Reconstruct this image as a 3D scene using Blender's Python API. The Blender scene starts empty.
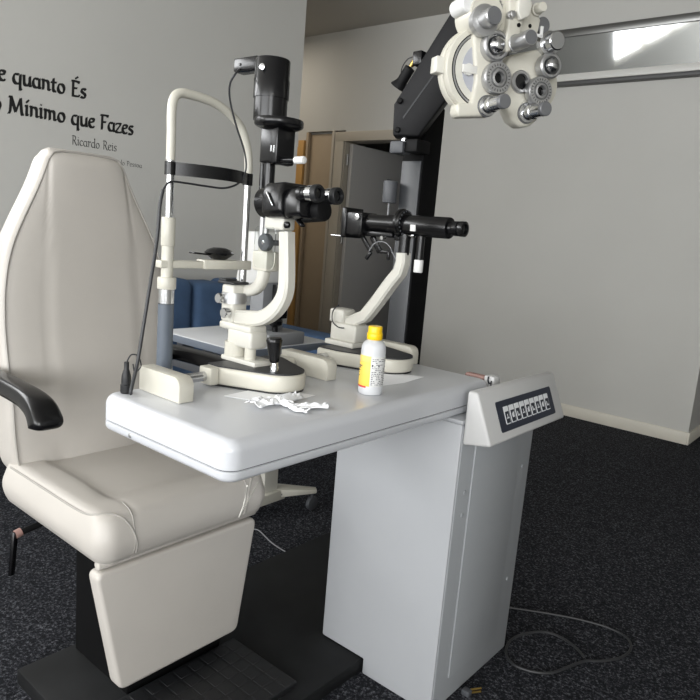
import bpy, bmesh, math, random
from mathutils import Vector, Matrix, noise
random.seed(4)
COL = bpy.context.scene.collection
PI = math.pi
V = Vector

# ------------------------------------------------------------------ camera data
F = 661.07; YAW, PITCH, ROLL = (math.radians(a) for a in (39.373, 10.119, 4.659)); CH = 1.22
_cy, _sy, _cp, _sp, _cr, _sr = math.cos(YAW), math.sin(YAW), math.cos(PITCH), math.sin(PITCH), math.cos(ROLL), math.sin(ROLL)
_right = V((_cy, _sy, 0)); FW = V((-_sy*_cp, _cy*_cp, -_sp)); _up = _right.cross(FW)
RT = _cr*_right + _sr*_up; UP = -_sr*_right + _cr*_up
CAM = V((0, 0, CH))
def _ray(x, y): return RT*((x-350)/F) - UP*((y-350)/F) + FW
def onX(x, y, X): d = _ray(x, y); return CAM + d*(X/d.x)
def onY(x, y, Y): d = _ray(x, y); return CAM + d*(Y/d.y)
def onZ(x, y, Z): d = _ray(x, y); return CAM + d*((Z-CH)/d.z)
def onP(x, y, p, n): d = _ray(x, y); return CAM + d*((V(p)-CAM).dot(n)/d.dot(n))

# ------------------------------------------------------------------ materials
def lin(c):
    c /= 255.0
    return c/12.92 if c <= .04045 else ((c+.055)/1.055)**2.4
def rgb(*c): return (lin(c[0]), lin(c[1]), lin(c[2]), 1)
def mat(name, c, rough=.5, metal=0, bump=0, bscale=200, var=0, vscale=6, coat=0, spec=.5):
    m = bpy.data.materials.new(name); m.use_nodes = True
    nt = m.node_tree; b = nt.nodes['Principled BSDF']
    b.inputs['Base Color'].default_value = rgb(*c); b.inputs['Roughness'].default_value = rough; b.inputs['Metallic'].default_value = metal
    b.inputs['Coat Weight'].default_value = coat; b.inputs['Specular IOR Level'].default_value = spec
    tc = nt.nodes.new('ShaderNodeTexCoord')
    if var:
        n = nt.nodes.new('ShaderNodeTexNoise'); n.inputs['Scale'].default_value = vscale; n.inputs['Detail'].default_value = 6
        nt.links.new(tc.outputs['Object'], n.inputs['Vector'])
        r = nt.nodes.new('ShaderNodeValToRGB'); k = 1-var; k2 = 1+var*.6
        r.color_ramp.elements[0].position = .3; r.color_ramp.elements[1].position = .7
        q = rgb(*c); r.color_ramp.elements[0].color = (q[0]*k, q[1]*k, q[2]*k, 1); r.color_ramp.elements[1].color = (min(1, q[0]*k2), min(1, q[1]*k2), min(1, q[2]*k2), 1)
        nt.links.new(n.outputs['Fac'], r.inputs['Fac']); nt.links.new(r.outputs['Color'], b.inputs['Base Color'])
    if bump:
        n2 = nt.nodes.new('ShaderNodeTexNoise'); n2.inputs['Scale'].default_value = bscale; n2.inputs['Detail'].default_value = 3
        nt.links.new(tc.outputs['Object'], n2.inputs['Vector'])
        bp = nt.nodes.new('ShaderNodeBump'); bp.inputs['Strength'].default_value = bump; bp.inputs['Distance'].default_value = .002
        nt.links.new(n2.outputs['Fac'], bp.inputs['Height']); nt.links.new(bp.outputs['Normal'], b.inputs['Normal'])
    return m
M = {}
M['wall'] = mat('painted_plaster', (200, 199, 194), .85, bump=.15, bscale=90, var=.02, vscale=2)
M['ceil'] = mat('ceiling_paint', (186, 183, 176), .9)
M['trim'] = mat('trim_paint', (218, 213, 200), .45, var=.03)
M['doorframe'] = mat('door_frame_paint', (186, 178, 164), .5)
M['doorleaf'] = mat('door_leaf', (196, 194, 191), .5)
M['panelbrown'] = mat('beige_wood_panel', (176, 158, 134), .55, var=.06, vscale=3)
M['orangewood'] = mat('orange_wood', (206, 160, 96), .45, var=.12, vscale=5)
M['vinyl'] = mat('cream_vinyl', (191, 186, 179), .42, bump=.12, bscale=420, var=.03, vscale=7)
M['piping'] = mat('vinyl_piping', (166, 162, 156), .5)
M['table'] = mat('table_laminate', (201, 203, 207), .28, var=.01)
M['cab'] = mat('cabinet_paint', (164, 166, 169), .38, var=.03, vscale=3)
M['cabside'] = mat('cabinet_side_paint', (158, 161, 164), .42, var=.03, vscale=3)
M['seam'] = mat('panel_gap', (70, 72, 76), .6)
M['console'] = mat('console_plastic', (196, 196, 195), .5, bump=.1, bscale=500)
M['keypad'] = mat('keypad_film', (42, 47, 60), .4)
M['key'] = mat('key_frame', (226, 228, 230), .4)
M['sym'] = mat('key_symbol', (38, 42, 52), .5)
M['cream'] = mat('cream_enamel', (200, 197, 185), .35, var=.015)
M['cream2'] = mat('pale_cream_enamel', (205, 203, 194), .35)
M['black'] = mat('black_enamel', (14, 14, 16), .25, spec=.4)
M['blackmatt'] = mat('matt_black', (15, 15, 16), .6, spec=.2)
M['armblack'] = mat('arm_black_paint', (24, 24, 26), .55, spec=.25)
M['deck'] = mat('black_deck', (40, 41, 44), .45)
M['rubber'] = mat('black_rubber', (24, 25, 27), .5)
M['chrome'] = mat('chrome', (205, 206, 208), .18, 1)
M['steel'] = mat('brushed_steel', (182, 182, 182), .38, .85)
M['dsteel'] = mat('dark_steel', (112, 113, 115), .4, .35)
M['glass'] = mat('dark_lens_glass', (8, 9, 12), .06, coat=.5)
M['white'] = mat('white_plastic', (222, 222, 220), .4)
M['greytube'] = mat('grey_sleeve', (88, 96, 106), .45)
M['paper'] = mat('white_paper', (246, 247, 249), .8, bump=.1, bscale=60)
M['baseplate'] = mat('black_steel_plate', (26, 27, 28), .55, spec=.25, var=.35, vscale=9)
M['pedestal'] = mat('black_pedestal', (12, 12, 13), .65, spec=.12)
M['blue'] = mat('blue_fabric', (74, 100, 134), .85, bump=.5, bscale=40, var=.25, vscale=5)
M['tabletop2'] = mat('pale_grey_top', (225, 227, 230), .4)
M['edge2'] = mat('slate_edge', (108, 116, 128), .5)
M['dgrey'] = mat('dark_grey_plastic', (74, 76, 80), .5)
M['ggrey'] = mat('grey_plastic', (142, 144, 147), .5)
M['letters'] = mat('black_vinyl_lettering', (22, 22, 22), .6)
M['yellow'] = mat('yellow_plastic', (250, 205, 20), .35)
M['labyel'] = mat('yellow_label', (246, 208, 92), .5)
M['labyel2'] = mat('pale_yellow_label', (248, 214, 120), .5)
M['red'] = mat('red_print', (206, 62, 58), .5)
M['ink'] = mat('dark_print', (86, 84, 92), .6)
M['inkdk'] = mat('black_print', (40, 40, 44), .6)
M['bottle'] = mat('translucent_bottle_plastic', (238, 240, 243), .3)
M['brass'] = mat('brass', (190, 160, 90), .3, 1)
M['frame'] = mat('aluminium_frame', (140, 140, 138), .35, .9)
M['ringgrey'] = mat('wheel_ring_grey', (172, 174, 182), .4)
M['colfront'] = mat('column_front_grey', (58, 60, 63), .4)
M['framed'] = mat('dark_frame', (84, 84, 84), .5)
M['ledge'] = mat('light_ledge', (214, 213, 208), .4)
M['mirror'] = mat('mirror', (158, 160, 160), .05, 1)
M['cable'] = mat('cable_black', (44, 45, 48), .45)
M['pale_cord'] = mat('pale_cord', (222, 220, 212), .5)
M['grey_cord'] = mat('grey_cord', (42, 43, 45), .5)
M['orange'] = mat('red_brown_plastic', (152, 120, 112), .5)
M['sky'] = None
b = M['bottle'].node_tree.nodes['Principled BSDF']; b.inputs['Transmission Weight'].default_value = .35; b.inputs['Roughness'].default_value = .45
m = mat('clear_acrylic', (245, 247, 247), .05); M['acrylic'] = m
b = m.node_tree.nodes['Principled BSDF']; b.inputs['Transmission Weight'].default_value = 1; b.inputs['IOR'].default_value = 1.12
# carpet: near-black loop pile with pale flecks
m = bpy.data.materials.new('charcoal_carpet'); m.use_nodes = True; M['carpet'] = m
nt = m.node_tree; b = nt.nodes['Principled BSDF']; b.inputs['Roughness'].default_value = .95; b.inputs['Specular IOR Level'].default_value = .15
tc = nt.nodes.new('ShaderNodeTexCoord'); n = nt.nodes.new('ShaderNodeTexNoise'); n.inputs['Scale'].default_value = 135; n.inputs['Detail'].default_value = 4; n.inputs['Roughness'].default_value = .75
nt.links.new(tc.outputs['Object'], n.inputs['Vector'])
r = nt.nodes.new('ShaderNodeValToRGB'); e = r.color_ramp.elements; e[0].position = .36; e[0].color = rgb(16, 17, 20); e[1].position = .70; e[1].color = rgb(122, 124, 130)
x = e.new(.53); x.color = rgb(39, 40, 45)
nt.links.new(n.outputs['Fac'], r.inputs['Fac']); nt.links.new(r.outputs['Color'], b.inputs['Base Color'])
bp = nt.nodes.new('ShaderNodeBump'); bp.inputs['Strength'].default_value = .8; bp.inputs['Distance'].default_value = .006
nt.links.new(n.outputs['Fac'], bp.inputs['Height']); nt.links.new(bp.outputs['Normal'], b.inputs['Normal'])

# ------------------------------------------------------------------ builder
BASE = {}
class B:
    def __init__(s, mx=None): s.bm = bmesh.new(); s.mx = mx
    def _add(s, t):
        me = bpy.data.meshes.new('t'); t.to_mesh(me); t.free(); s.bm.from_mesh(me); bpy.data.meshes.remove(me); return s
    def box(s, x0, x1, y0, y1, z0, z1, bev=0, seg=2, rot=None):
        t = bmesh.new(); bmesh.ops.create_cube(t, size=1)
        for v in t.verts: v.co = V(((v.co.x)*(x1-x0), (v.co.y)*(y1-y0), (v.co.z)*(z1-z0)))
        if bev: bmesh.ops.bevel(t, geom=t.edges[:], offset=bev, segments=seg, profile=.5, affect='EDGES', clamp_overlap=True)
        if rot is not None: t.transform(rot.to_4x4())
        t.transform(Matrix.Translation(((x0+x1)/2, (y0+y1)/2, (z0+z1)/2)))
        return s._add(t)
    def bar(s, p0, p1, w, h, bev=0, up=(0, 0, 1), w1=None, h1=None):      # box beam from p0 to p1
        p0, p1 = V(p0), V(p1); d = (p1-p0); L = d.length; d.normalize(); u = V(up)
        sd = d.cross(u).normalized(); u = sd.cross(d)
        w1 = w if w1 is None else w1; h1 = h if h1 is None else h1
        t = bmesh.new(); vs = []
        for p, ww, hh in ((p0, w, h), (p1, w1, h1)):
            for a, c in ((-1, -1), (1, -1), (1, 1), (-1, 1)): vs.append(t.verts.new(p + sd*(a*ww/2) + u*(c*hh/2)))
        t.faces.new(vs[:4]); t.faces.new(vs[4:][::-1])
        for i in range(4): t.faces.new((vs[(i+1) % 4], vs[i], vs[4+i], vs[4+(i+1) % 4]))
        bmesh.ops.recalc_face_normals(t, faces=t.faces)
        if bev: bmesh.ops.bevel(t, geom=t.edges[:], offset=bev, segments=2, profile=.5, affect='EDGES', clamp_overlap=True)
        return s._add(t)
    def lathe(s, p, axis, prof, seg=28, arc=None):                     # profile [(radius, height along axis)]
        p = V(p); a = V(axis).normalized(); e1 = a.orthogonal().normalized() if abs(a.z) < .9 else V((1, 0, 0)); e1 = (e1 - a*e1.dot(a)).normalized(); e2 = a.cross(e1)
        t = bmesh.new(); rings = []
        a0, a1 = arc if arc else (0, 2*PI); n = seg if not arc else seg+1
        for rr, h in prof:
            rings.append([t.verts.new(p + a*h + (e1*math.cos(a0+(a1-a0)*i/seg) + e2*math.sin(a0+(a1-a0)*i/seg))*max(rr, 1e-5)) for i in range(n)])
        for k in range(len(rings)-1):
            for i in range(n if not arc else n-1):
                j = (i+1) % n; t.faces.new((rings[k][i], rings[k][j], rings[k+1][j], rings[k+1][i]))
        if not arc:
            if prof[0][0] > 1e-4: t.faces.new(rings[0][::-1])
            if prof[-1][0] > 1e-4: t.faces.new(rings[-1])
        bmesh.ops.recalc_face_normals(t, faces=t.faces)
        return s._add(t)
    def cyl(s, p0, p1, r0, r1=None, seg=24, bev=0):
        p0, p1 = V(p0), V(p1); L = (p1-p0).length; r1 = r0 if r1 is None else r1
        if bev: pr = [(r0-bev, 0), (r0-bev*.3, bev*.3), (r0, bev), (r1, L-bev), (r1-bev*.3, L-bev*.3), (r1-bev, L)]
        else: pr = [(r0, 0), (r1, L)]
        return s.lathe(p0, p1-p0, pr, seg)
    def ball(s, p, r, sc=(1, 1, 1), seg=20):
        t = bmesh.new(); bmesh.ops.create_uvsphere(t, u_segments=seg, v_segments=seg//2+2, radius=r)
        for v in t.verts: v.co = V((v.co.x*sc[0], v.co.y*sc[1], v.co.z*sc[2])) + V(p)
        return s._add(t)
    def tube(s, pts, r, seg=10, n=6, smooth=True, rr=None, closed=False):
        pts = [V(p) for p in pts]
        if smooth: pts = spline(pts, n, closed)
        t = bmesh.new(); rings = []; N = len(pts); prev = None
        for i, p in enumerate(pts):
            d = (pts[(i+1) % N] - pts[i-1]) if closed else (pts[min(i+1, N-1)] - pts[max(i-1, 0)])
            d.normalize()
            if prev is None: e1 = d.orthogonal().normalized()
            else: e1 = (prev - d*prev.dot(d)).normalized()
            prev = e1; e2 = d.cross(e1); rad = r if rr is None else rr(i/(N-1))
            rings.append([t.verts.new(p + (e1*math.cos(2*PI*k/seg) + e2*math.sin(2*PI*k/seg))*rad) for k in range(seg)])
        for i in range(N if closed else N-1):
            for k in range(seg):
                a, c = rings[i], rings[(i+1) % N]; t.faces.new((a[k], a[(k+1) % seg], c[(k+1) % seg], c[k]))
        if not closed: t.faces.new(rings[0][::-1]); t.faces.new(rings[-1])
        bmesh.ops.recalc_face_normals(t, faces=t.faces)
        return s._add(t)
    def prism(s, outline, vec, bev=0, seg=2):                           # planar 3D outline extruded along vec
        vec = V(vec); t = bmesh.new(); a = [t.verts.new(V(p)) for p in outline]; c = [t.verts.new(V(p)+vec) for p in outline]
        t.faces.new(a); t.faces.new(c[::-1]); n = len(a)
        for i in range(n): t.faces.new((a[(i+1) % n], a[i], c[i], c[(i+1) % n]))
        bmesh.ops.recalc_face_normals(t, faces=t.faces)
        if bev:
            ed = [e for e in t.edges if len(e.link_faces) == 2 and e.calc_face_angle(0) > .6]
            bmesh.ops.bevel(t, geom=ed, offset=bev, segments=seg, profile=.5, affect='EDGES', clamp_overlap=True)
        return s._add(t)
    def grid(s, f, nu, nv, cu=False, cv=False):                          # f(i, j) -> point
        t = bmesh.new(); g = [[t.verts.new(f(i, j)) for j in range(nv)] for i in range(nu)]
        for i in range(nu if cu else nu-1):
            for j in range(nv if cv else nv-1):
                t.faces.new((g[i][j], g[(i+1) % nu][j], g[(i+1) % nu][(j+1) % nv], g[i][(j+1) % nv]))
        bmesh.ops.recalc_face_normals(t, faces=t.faces)
        return s._add(t)
    def build(s, name, m, parent=None, ang=38, **props):
        if s.mx is not None: s.bm.transform(s.mx)
        if parent is not None: off = BASE[parent.name]
        else:
            xs = [v.co for v in s.bm.verts]
            lo = V([min(c[k] for c in xs) for k in range(3)]); hi = V([max(c[k] for c in xs) for k in range(3)])
            off = V(((lo.x+hi.x)/2, (lo.y+hi.y)/2, lo.z))
        s.bm.transform(Matrix.Translation(-off))
        me = bpy.data.meshes.new(name); s.bm.to_mesh(me); s.bm.free(); me.materials.append(M[m])
        for p in me.polygons: p.use_smooth = True
        me.set_sharp_from_angle(angle=math.radians(ang))
        o = bpy.data.objects.new(name, me); COL.objects.link(o)
        if parent is None: o.location = off
        else: o.parent = parent
        BASE[o.name] = off
        for k, v in props.items(): o[k] = v
        return o
def spline(P, n=6, closed=False):
    out = []; N = len(P)
    for i in range(N if closed else N-1):
        if closed: p0, p1, p2, p3 = P[i-1], P[i], P[(i+1) % N], P[(i+2) % N]
        else: p0, p1, p2, p3 = P[max(i-1, 0)], P[i], P[i+1], P[min(i+2, N-1)]
        for k in range(n):
            t = k/n
            out.append(.5*((2*p1) + (p2-p0)*t + (2*p0-5*p1+4*p2-p3)*t*t + (3*p1-p0-3*p2+p3)*t**3))
    if not closed: out.append(P[-1])
    return out
def thing(name, label, cat, loc, group=None):
    o = bpy.data.objects.new(name, None); COL.objects.link(o); o.location = loc; o['label'] = label; o['category'] = cat; o.empty_display_size = .05
    if group: o['group'] = group
    BASE[o.name] = V(loc); return o
def tag(o, label, cat, group=None):
    o['label'] = label; o['category'] = cat
    if group: o['group'] = group
    return o
def struct(b, name, m): return b.build(name, m, None, kind='structure')

# ================================================================== SETTING
WX, BY, CZ = -3.3, 4.764, 3.0                       # left wall plane, back wall plane, ceiling height
LWEND = 3.288                                        # where the left wall stops
RX, RY = 2.6, -4.6                                  # right wall, rear wall
struct(B().box(-6.6, 3.2, -4.8, 8.2, -.1, 0), 'floor', 'carpet')
struct(B().box(-6.6, 3.2, -4.8, 8.2, CZ, CZ+.1), 'ceiling', 'ceil')
LW0, LW1, LZ0, LZ1 = -3.2, .55, 1.78, 2.72          # window in the left wall, beside the camera
struct(B().box(WX-.14, WX, RY, LW0, 0, CZ).box(WX-.14, WX, LW1, LWEND, 0, CZ).box(WX-.14, WX, LW0, LW1, 0, LZ0).box(WX-.14, WX, LW0, LW1, LZ1, CZ), 'wall_left', 'wall')
wf = B().box(WX-.1, WX-.04, LW0, LW1, LZ0, LZ0+.05).box(WX-.1, WX-.04, LW0, LW1, LZ1-.05, LZ1)
for i in range(4): wf.box(WX-.1, WX-.04, LW0+(LW1-LW0)*i/3-.03, LW0+(LW1-LW0)*i/3+.03, LZ0, LZ1)
struct(wf, 'window_3', 'trim')
DX0, DX1, DZ = -4.17, -3.27, 2.03                   # doorway in the back wall
bw = B().box(-6.6, -4.66, BY, BY+.14, 0, CZ).box(-4.66, DX0, BY, BY+.14, 2.13, CZ).box(-4.66, DX0-.0, BY+.06, BY+.14, 0, 2.13)
bw.box(DX0, DX1, BY, BY+.14, DZ, CZ).box(DX1, -.94, BY, BY+.14, 0, CZ).box(-1.08, -.94, BY+.14, 7.2, 0, CZ)
struct(bw, 'wall_back', 'wall')
struct(B().box(-6.6, 3.2, 8.0, 8.2, 0, CZ).box(-3.9, -1.08, 7.1, 7.2, 0, CZ).box(RX, RX+.14, RY, -4.1, 0, CZ).box(RX, RX+.14, -1.5, 8.0, 0, CZ).box(RX, RX+.14, -4.1, -1.5, 0, .8).box(RX, RX+.14, -4.1, -1.5, 2.65, CZ), 'wall_right', 'wall')
struct(B().box(-6.7, -6.6, LWEND-.14, 8.2, 0, CZ).box(-6.6, WX-.14, LWEND-.14, LWEND, 0, CZ), 'wall_corridor', 'wall')
# rear wall with a wide window
wx0, wx1, wz0, wz1 = -3.0, 2.2, .7, 2.7
struct(B().box(WX-.14, RX, RY-.14, RY, 0, wz0).box(WX-.14, RX, RY-.14, RY, wz1, CZ).box(WX-.14, wx0, RY-.14, RY, wz0, wz1).box(wx1, RX, RY-.14, RY, wz0, wz1), 'wall_rear', 'wall')
wf = B()
for i in range(4):
    x = wx0 + (wx1-wx0)*i/3; wf.box(x-.03, x+.03, RY-.1, RY-.04, wz0, wz1)
wf.box(wx0, wx1, RY-.1, RY-.04, wz0, wz0+.06).box(wx0, wx1, RY-.1, RY-.04, wz1-.06, wz1)
struct(wf, 'window_1', 'trim')
wf = B().box(RX+.03, RX+.09, -4.1, -1.5, .8, .86).box(RX+.03, RX+.09, -4.1, -1.5, 2.59, 2.65)  # right-wall window, added out of view to let in more side light
for y in (-4.07, -2.8, -1.53): wf.box(RX+.03, RX+.09, y-.03, y+.03, .8, 2.65)
struct(wf, 'added_side_window', 'trim')
# baseboards
struct(B().box(-3.2, -.94, BY-.014, BY, 0, .085, .003).box(-.94, -.926, BY-.014, 7.2, 0, .085, .003), 'baseboard_back', 'trim')
struct(B().box(WX, WX+.014, RY, LWEND, 0, .085, .003), 'baseboard_left', 'trim')
# door frame, leaf and the closed panel beside it
fr = B().box(DX0-.115, DX0, BY-.02, BY+.16, 0, DZ+.085, .004).box(DX1, DX1+.09, BY-.02, BY+.16, 0, DZ+.085, .004).box(DX0-.115, DX1+.09, BY-.022, BY+.16, DZ, DZ+.085, .004)
fr.box(DX0, DX0+.012, BY+.0, BY+.16, 0, DZ).box(DX0-.14, DX0-.11, BY-.03, BY+.0, 0, DZ+.1, .004)
struct(fr, 'trim_1', 'doorframe')
dl = struct(B().box(DX0+.024, DX0+.064, BY+.045, BY+.93, .01, DZ-.015, .003), 'door_1', 'doorleaf')
hg = B()
for z in (.25, 1.1, 1.82): hg.cyl((DX0+.020, BY+.030, z), (DX0+.020, BY+.030, z+.1), .009, seg=12)
hg.build('hinge', 'steel', dl)
B().box(DX0+.064, DX0+.069, BY+.60, BY+.67, 1.66, 1.76, .002).build('door_plate', 'dgrey', dl)
struct(B().box(-4.655, DX0-.13, BY+.03, BY+.058, 0, 2.11, .003).box(-4.66, -4.63, BY-.012, BY+.03, 0, 2.125, .004), 'trim_2', 'panelbrown')
struct(B().box(-5.6, -4.70, BY-.02, BY-.002, .55, 1.99, .003).box(-4.74, -4.665, BY-.035, BY-.002, 0, 2.05, .004), 'door_2', 'orangewood')

# ---- wall mirror, tilted
t = thing('wall_mirror', 'long horizontal mirror in an aluminium frame high on the back wall', 'mirror', (-1.0, BY, 2.36))
mx0, mx1 = -2.6, .2
mx1 = -.99
B().box(mx0, mx1, BY-.09, BY, 2.675, 2.73, .006).build('top_rail', 'frame', t)
B().prism([(mx0, BY-.022, 2.435), (mx0, BY-.074, 2.68), (mx0, BY-.080, 2.68), (mx0, BY-.028, 2.435)], (mx1-mx0, 0, 0)).build('mirror_glass', 'mirror', t)
B().box(mx0, mx1, BY-.06, BY, 2.388, 2.436, .004).build('bottom_rail', 'ledge', t)
B().box(mx0, mx1, BY-.066, BY, 2.360, 2.386, .005).build('lower_lip', 'framed', t)
B().box(mx0, mx1, BY-.016, BY-.002, 2.42, 2.70).build('back_board', 'framed', t)

# ================================================================== WALL LETTERING (broad-nib strokes)
def arc(cx, cy, rx, ry, a0, a1, n=14): return [(cx+rx*math.cos(math.radians(a0+(a1-a0)*i/n)), cy+ry*math.sin(math.radians(a0+(a1-a0)*i/n))) for i in range(n+1)]
X_ = .46
G = {
 'e': (.40, [[(.05, .25), (.2, .27), (.33, .33), (.33, .42), (.24, .46)] + arc(.22, .23, .17, .23, 90, 320)]),
 'q': (.48, [arc(.22, .22, .17, .23, 60, 380), [(.40, .45), (.38, .1), (.38, -.27)], [(.38, -.27), (.46, -.2)]]),
 'u': (.50, [[(.03, .42), (.10, .45), (.10, .15)] + arc(.22, .13, .12, .13, 180, 300) + [(.38, .2)], [(.39, .45), (.39, .05), (.47, .02)]]),
 'a': (.47, [arc(.21, .22, .16, .22, 55, 370), [(.38, .45), (.37, .06), (.46, .02)]]),
 'n': (.50, [[(.03, .43), (.11, .44), (.10, 0)], [(.11, .28)] + arc(.25, .31, .13, .14, 150, 10) + [(.38, .05), (.47, .02)]]),
 't': (.34, [[(.15, .62), (.13, .14)] + arc(.23, .12, .10, .11, 180, 300), [(.02, .43), (.30, .45)]]),
 'o': (.46, [arc(.22, .22, .17, .22, 90, 450)]),
 'E': (.52, [[(.13, .74), (.11, 0)], [(.04, .74), (.42, .73), (.43, .66)], [(.12, .39), (.34, .40)], [(.11, .01), (.42, .02), (.46, .10)]]),
 "'": (0, [[(-.28, .86), (-.12, .98)]]),
 's': (.36, [[(.31, .41), (.22, .46), (.09, .40), (.10, .29), (.26, .20), (.29, .08), (.18, 0), (.04, .04)]]),
 'M': (.82, [[(.02, 0), (.10, .05), (.16, .74)], [(.16, .74), (.38, .08)], [(.38, .08), (.62, .74)], [(.62, .74), (.68, .05), (.77, .02)], [(.06, .74), (.17, .74)]]),
 'i': (.23, [[(.03, .42), (.11, .45), (.10, .06), (.18, .02)], [(.10, .62), (.125, .65)]]),
 'j': (.23, [[(.03, .42), (.11, .45), (.10, .06), (.18, .02)], [(.08, .60), (.22, .74)]]),
 'm': (.74, [[(.03, .43), (.11, .44), (.10, 0)], [(.11, .28)] + arc(.23, .31, .11, .14, 150, 10) + [(.34, 0)], [(.35, .28)] + arc(.47, .31, .11, .14, 150, 10) + [(.58, .05), (.68, .02)]]),
 'F': (.46, [[(.13, .74), (.11, 0)], [(.03, .73), (.42, .75), (.45, .67)], [(.12, .39), (.34, .40)]]),
 'z': (.40, [[(.06, .38), (.08, .44), (.33, .44), (.05, .02), (.34, .01), (.37, .07)]]),
 'R': (.54, [[(.13, .74), (.11, 0)], [(.02, .70), (.14, .75)] + arc(.22, .56, .17, .18, 90, -90) + [(.13, .38)], [(.24, .38), (.46, 0), (.53, .02)]]),
 'c': (.37, [arc(.21, .22, .16, .22, 45, 320)]),
 'r': (.34, [[(.03, .43), (.11, .44), (.10, 0)], [(.11, .28), (.18, .42), (.27, .46), (.32, .40)]]),
 'd': (.48, [arc(.21, .22, .16, .22, 55, 370), [(.33, .72), (.39, .74), (.37, .06), (.46, .02)]]),
 'P': (.48, [[(.13, .74), (.11, 0)], [(.02, .70), (.14, .75)] + arc(.22, .54, .18, .20, 90, -90) + [(.13, .34)]]),
 'N': (.64, [[(.08, 0), (.10, .74)], [(.10, .74), (.50, .02)], [(.50, .02), (.52, .76)]]),
 '~': (0, [[(-.38, .58), (-.30, .64), (-.2, .58), (-.12, .64)]]),
 ' ': (.30, []), '(': (.22, [arc(.26, .3, .16, .45, 120, 240)]), ')': (.22, [arc(-.04, .3, .16, .45, 60, -60)]),
}
def write_line(parent, name, text, y_ref, y_end, z_at, cap, ref=0, nib=.185, thin=.045):
    """text runs along +Y on the left wall; glyph index `ref` starts at y_ref, the last glyph ends at y_end; z_at is the baseline"""
    adv = [G[c][0] for c in text]; tot = sum(adv[ref:]); sx = (y_end-y_ref)/tot; sz = cap/.74
    y = y_ref - sum(adv[:ref])*sx
    t = bmesh.new(); na = math.radians(38); nv = (math.cos(na)*nib, math.sin(na)*nib)
    k = 0; tris = []
    def flush(t):
        if not t.faces: t.free(); return
        bmesh.ops.recalc_face_normals(t, faces=t.faces)
        ex = bmesh.ops.extrude_face_region(t, geom=t.faces[:])
        for v in ex['geom']:
            if isinstance(v, bmesh.types.BMVert): v.co.x -= .0005
        b = B(); b._add(t); b.build(name, 'letters', parent)
    for c in text:
        if c == ' ': flush(t); t = bmesh.new()
        for st in G[c][1]:
            P = [V((p[0], p[1], 0)) for p in st]
            if len(P) > 2 and len(P) < 12: P = spline(P, 5)
            for a, q in zip(P[:-1], P[1:]):
                d = (q-a)
                if d.length < 1e-6: continue
                d.normalize(); nn = V((-d.y, d.x, 0))*thin
                for w in (V((nv[0]/2, nv[1]/2, 0)), nn):
                    ex = d*.012 if w is nn else V((0, 0, 0))
                    k += 1; off = .0006 + (k % 5)*.00006
                    vs = [t.verts.new((WX+off, y + pt.x*sx, z_at + pt.y*sz)) for pt in (a-w-ex, a+w-ex, q+w+ex, q-w+ex)]
                    t.faces.new(vs)
        y += G[c][0]*sx
    flush(t)
t = thing('wall_quote', 'black calligraphic quote lettered on the left wall above the chair', 'lettering', (WX, 1.4, 1.45))
write_line(t, 'quote_word', "Po~e quanto E's", 1.420, 1.780, 1.769, .071, ref=5)
write_line(t, 'quote_word', "No Mjnimo que Fazes", 1.399, 2.048, 1.635, .071, ref=3)
write_line(t, 'quote_word', "Ricardo Reis", 1.705, 1.952, 1.537, .043, nib=.085, thin=.022)
write_line(t, 'quote_word', "Fernando Pessoa", 1.868, 2.104, 1.471, .025, nib=.075, thin=.022)

# ================================================================== EXAMINATION CHAIR
YC = .955
ch = thing('examination_chair', 'cream vinyl examination chair with tapered headrest back and black armrest', 'chair', (-1.45, YC, 0))
B().box(-1.578, -.986, .675, 1.90, .001, .044, .006).build('base_plate', 'baseplate', ch)
B().box(-1.558, -1.30, .822, 1.115, .042, .452, .006).build('pedestal', 'pedestal', ch)
# textured rubber foot mat with square tiles
fm = B().box(-1.285, -1.03, .76, 1.15, .042, .061, .004)
for i in range(6):
    for j in range(9):
        x = -1.278 + i*.0415; y = .767 + j*.0425
        fm.box(x+.002, x+.038, y+.003, y+.038, .060, .0618, .001, 1)
fm.build('foot_mat', 'rubber', ch)
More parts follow.
